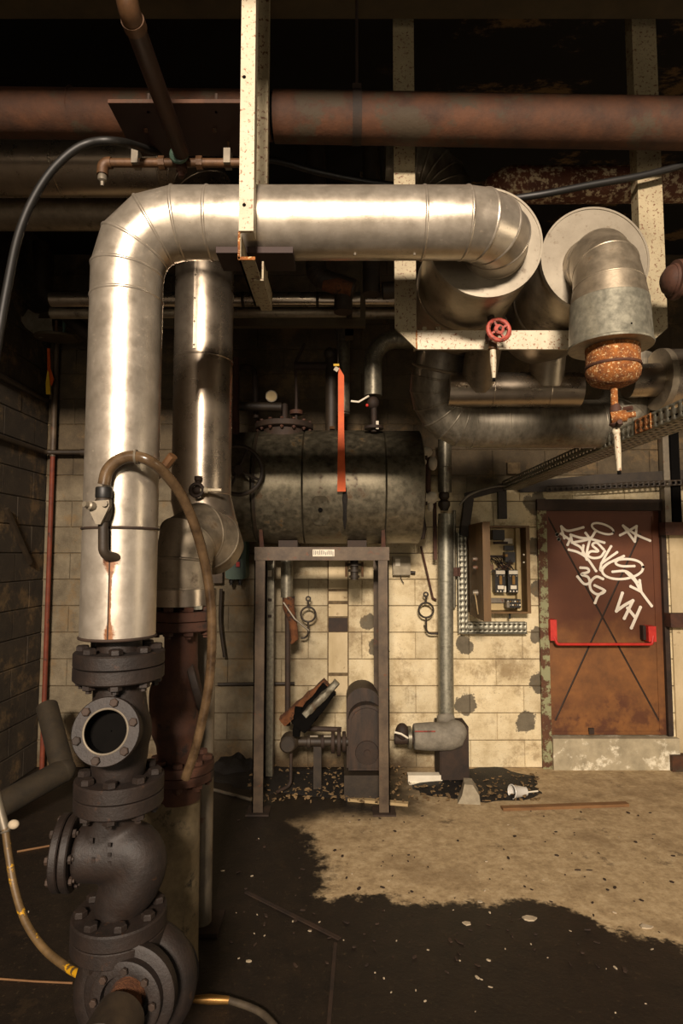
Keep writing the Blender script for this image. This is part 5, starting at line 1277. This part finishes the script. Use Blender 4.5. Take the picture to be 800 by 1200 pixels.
# long black cable looping across the ceiling pipes
cp = [P(-12, 470, 1.9), P(-4, 410, 1.92), P(8, 340, 1.95), P(22, 275, 1.98), P(42, 228, 2.0), P(68, 192, 2.02), P(100, 169, 2.04), P(140, 166, 2.07), P(190, 180, 2.35), P(250, 190, 2.48), P(315, 187, 2.52), P(370, 201, 2.54), P(430, 213, 2.56), P(480, 220, 2.56), P(550, 236, 2.5), P(620, 230, 2.41), P(690, 217, 2.39), P(760, 204, 2.38), P(830, 184, 2.38), P(930, 150, 2.38)]
single('overhead_cable', MB().tube(spline(cp, 6), .0145, 12), M['black_rubber'], 'long black cable sagging across the overhead pipes from left edge to right edge', 'cable')

# ------------------------------------------------------------------ floor details and litter
def strip(a, b, wd, h, mat, name, label):
    a, b = floor_pt(*a), floor_pt(*b); a.z = b.z = h/2+.0005
    return single(name, MB().bar(a, b, wd, h), mat, label, 'strip')
strip((288, 1046), (398, 1101), .022, .006, M['rust_dark'], 'trench_edge', 'dark trench edge angle crossing the floor in front of the pedestal')
strip((393, 1106), (384, 1215), .016, .006, M['rust_dark'], 'trench_edge', 'dark trench edge angle running towards the camera on the wet floor')
strip((588, 949), (735, 944), .05, .02, M['wood_scrap'], 'wooden_lath', 'long brown wooden lath lying on the pale floor by the door')
strip((408, 938), (478, 944), .045, .02, M['pale_wood'], 'wooden_lath', 'short pale wooden lath at the foot of the tank stand')
c = floor_pt(498, 918, 0)
t = thing('white_carton', 'long white carton lying on the floor below the wrapped elbow', 'carton', c)
part('body', MB().box(c+V((0, .03, .032)), (.27, .07, .062)), M['white_card'], t)
part('open_flap', MB().box(c+V((-.02, -.012, .004)), (.22, .03, .004), Matrix.Rotation(.12, 3, 'X')), M['white_card'], t)
c = floor_pt(550, 942, 0)
m = MB(); m.prism([c+V(p) for p in ((-.085, 0, 0), (.075, -.02, 0), (.07, -.01, .06), (.03, .02, .125), (-.03, .03, .125), (-.05, .02, .05))], (.02, .13, 0)); single('broken_block', m, M['grey_stone'], 'broken grey concrete chunk standing on the floor', 'rubble')
c = floor_pt(604, 934, .0)+V((0, 0, .05))
t = thing('plastic_cup', 'white plastic cup lying on its side on the black floor patch', 'cup', c-V((0, 0, .05)))
part('wall', MB().lathe([(.032, .12), (.048, .002), (.05, 0), (.046, .003), (.03, .117)], c+V((-.035, -.03, 0)), (1, .35, -.12), 24, False), M['plastic_cup'], t)
part('rim', MB().torus(c+V((-.035, -.03, 0)), (1, .35, -.12), .049, .004, 24, 6), M['plastic_cup'], t)
part('base', MB().lathe([(.031, .115), (.031, .119)], c+V((-.035, -.03, 0)), (1, .35, -.12), 24), M['plastic_cup'], t)
single('white_stick', MB().tube([floor_pt(612, 929, .02), floor_pt(630, 927, .02)], .006, 6), M['white_card'], 'short white stick lying right of the plastic cup', 'stick')
# oil-soaked muck: low ragged mounds
def muck(poly, seed, h, name, label):
    m = MB(); pts_ = [floor_pt(*p) for p in poly]; c = sum(pts_, V((0, 0, 0)))/len(pts_); vs = []; n = len(pts_)*4
    ring = []
    for i in range(len(pts_)):
        a, b = pts_[i], pts_[(i+1) % len(pts_)]
        for k in range(4): ring.append(a.lerp(b, k/4))
    lev = [(1.0, 0), (.93, .35), (.7, .8), (.35, 1.0)]
    for sc, hh in lev:
        for i, p in enumerate(ring):
            j = 1+.13*noise.noise(V((p.x*9, p.y*9, seed+sc)))+.08*noise.noise(V((p.x*27, p.y*27, seed)))
            q_ = c+(p-c)*sc*j; vs.append(V((q_.x, q_.y, .001+h*hh*(1+.6*noise.noise(V((q_.x*12, q_.y*12, seed)))))))
    vs.append(c+V((0, 0, h)))
    fs = [(l*n+i, l*n+(i+1) % n, (l+1)*n+(i+1) % n, (l+1)*n+i) for l in range(3) for i in range(n)]+[(3*n+i, 3*n+(i+1) % n, 4*n) for i in range(n)]
    m.add(vs, fs); o = single(name, m, M['oil_muck'], label, 'muck', kind='stuff'); return o
muck([(480, 925), (500, 906), (545, 902), (580, 899), (605, 905), (634, 910), (625, 922), (634, 930), (610, 938), (570, 940), (540, 936), (505, 934)], 1.0, .02, 'oily_muck', 'black oily muck spread on the floor under the tall wall pipe')
muck([(245, 915), (256, 900), (290, 899), (310, 901), (340, 901), (400, 903), (445, 912), (395, 935), (330, 930), (285, 925)], 4.0, .035, 'oily_muck', 'black oily muck heaped around the feet of the tank stand')
muck([(246, 904), (252, 897), (272, 895.5), (296, 897), (302, 903), (290, 910), (262, 911)], 9.0, .1, 'oily_muck', 'fluffy black heap on the floor against the wall left of the tank stand')
def scatter(name, n, zone, smin, smax, mat, seed, label, flat=.25, lift=0.0):
    rnd = random.Random(seed); m = MB()
    for k in range(n):
        px, py = zone(rnd); c = floor_pt(px, py); s_ = rnd.uniform(smin, smax); a = rnd.uniform(0, 6.28)
        w_, l_, h_ = s_*rnd.uniform(.4, 1), s_*rnd.uniform(.8, 1.8), max(.003, s_*flat*rnd.uniform(.5, 1.2))
        rot = Matrix.Rotation(a, 3, 'Z')@Matrix.Rotation(rnd.uniform(-.25, .25), 3, 'X')
        q_ = [(-.5, -.4), (.3, -.5), (.55, .1), (.1, .5), (-.45, .3)]
        low_ = [c+rot@V((l_*x_, w_*y_, 0)) for x_, y_ in q_]; lo_ = min(p.z for p in low_)
        m.prism([p-V((0, 0, lo_-.001-lift*rnd.uniform(.6, 1.2))) for p in low_], V((0, 0, h_)))
    single(name, m, mat, label, 'litter', kind='stuff')
scatter('floor_litter', 240, lambda r: (r.uniform(290, 480), r.uniform(900, 945)), .008, .032, M['litter'], 3, 'brown scraps and flakes littered under the tank stand', lift=.03)
scatter('floor_litter', 200, lambda r: (r.uniform(480, 632), r.uniform(908, 942)), .008, .03, M['litter'], 5, 'brown scraps and flakes on the black patch by the wall pipe', lift=.018)
scatter('floor_flecks', 70, lambda r: (r.uniform(10, 790), r.uniform(960, 1195)), .004, .013, M['white_fleck'], 11, 'tiny white flecks scattered over the floor', .4)
scatter('floor_crumbs', 160, lambda r: (r.uniform(240, 790), r.uniform(950, 1140)), .005, .02, M['rust_dark'], 17, 'tiny dark crumbs scattered over the floor', .3)
for i, (px, py, s_, lb) in enumerate(((620, 1077, .07, 'flat white flake on the dark floor edge left of the pale area'), (547, 1083, .05, 'white flake on the dark floor in the middle foreground'),
        (757, 1087, .06, 'pale flake on the floor at the right side foreground'), (562, 1057, .035, 'small white flake where dark and pale floor meet'), (292, 1127, .03, 'small white flake on the dark floor right of the pump'), (400, 913, .12, 'pale crumpled scrap lying under the tank stand'))):
    c = floor_pt(px, py); rnd = random.Random(i); m = MB()
    m.prism([c+V((s_*.5*math.cos(k*.9)*rnd.uniform(.6, 1.2), s_*.35*math.sin(k*.9)*rnd.uniform(.6, 1.2), .001)) for k in range(7)], (0, 0, s_*.1)); single('flake', m, M['white_fleck'] if i != 5 else M['litter'], lb, 'flake')
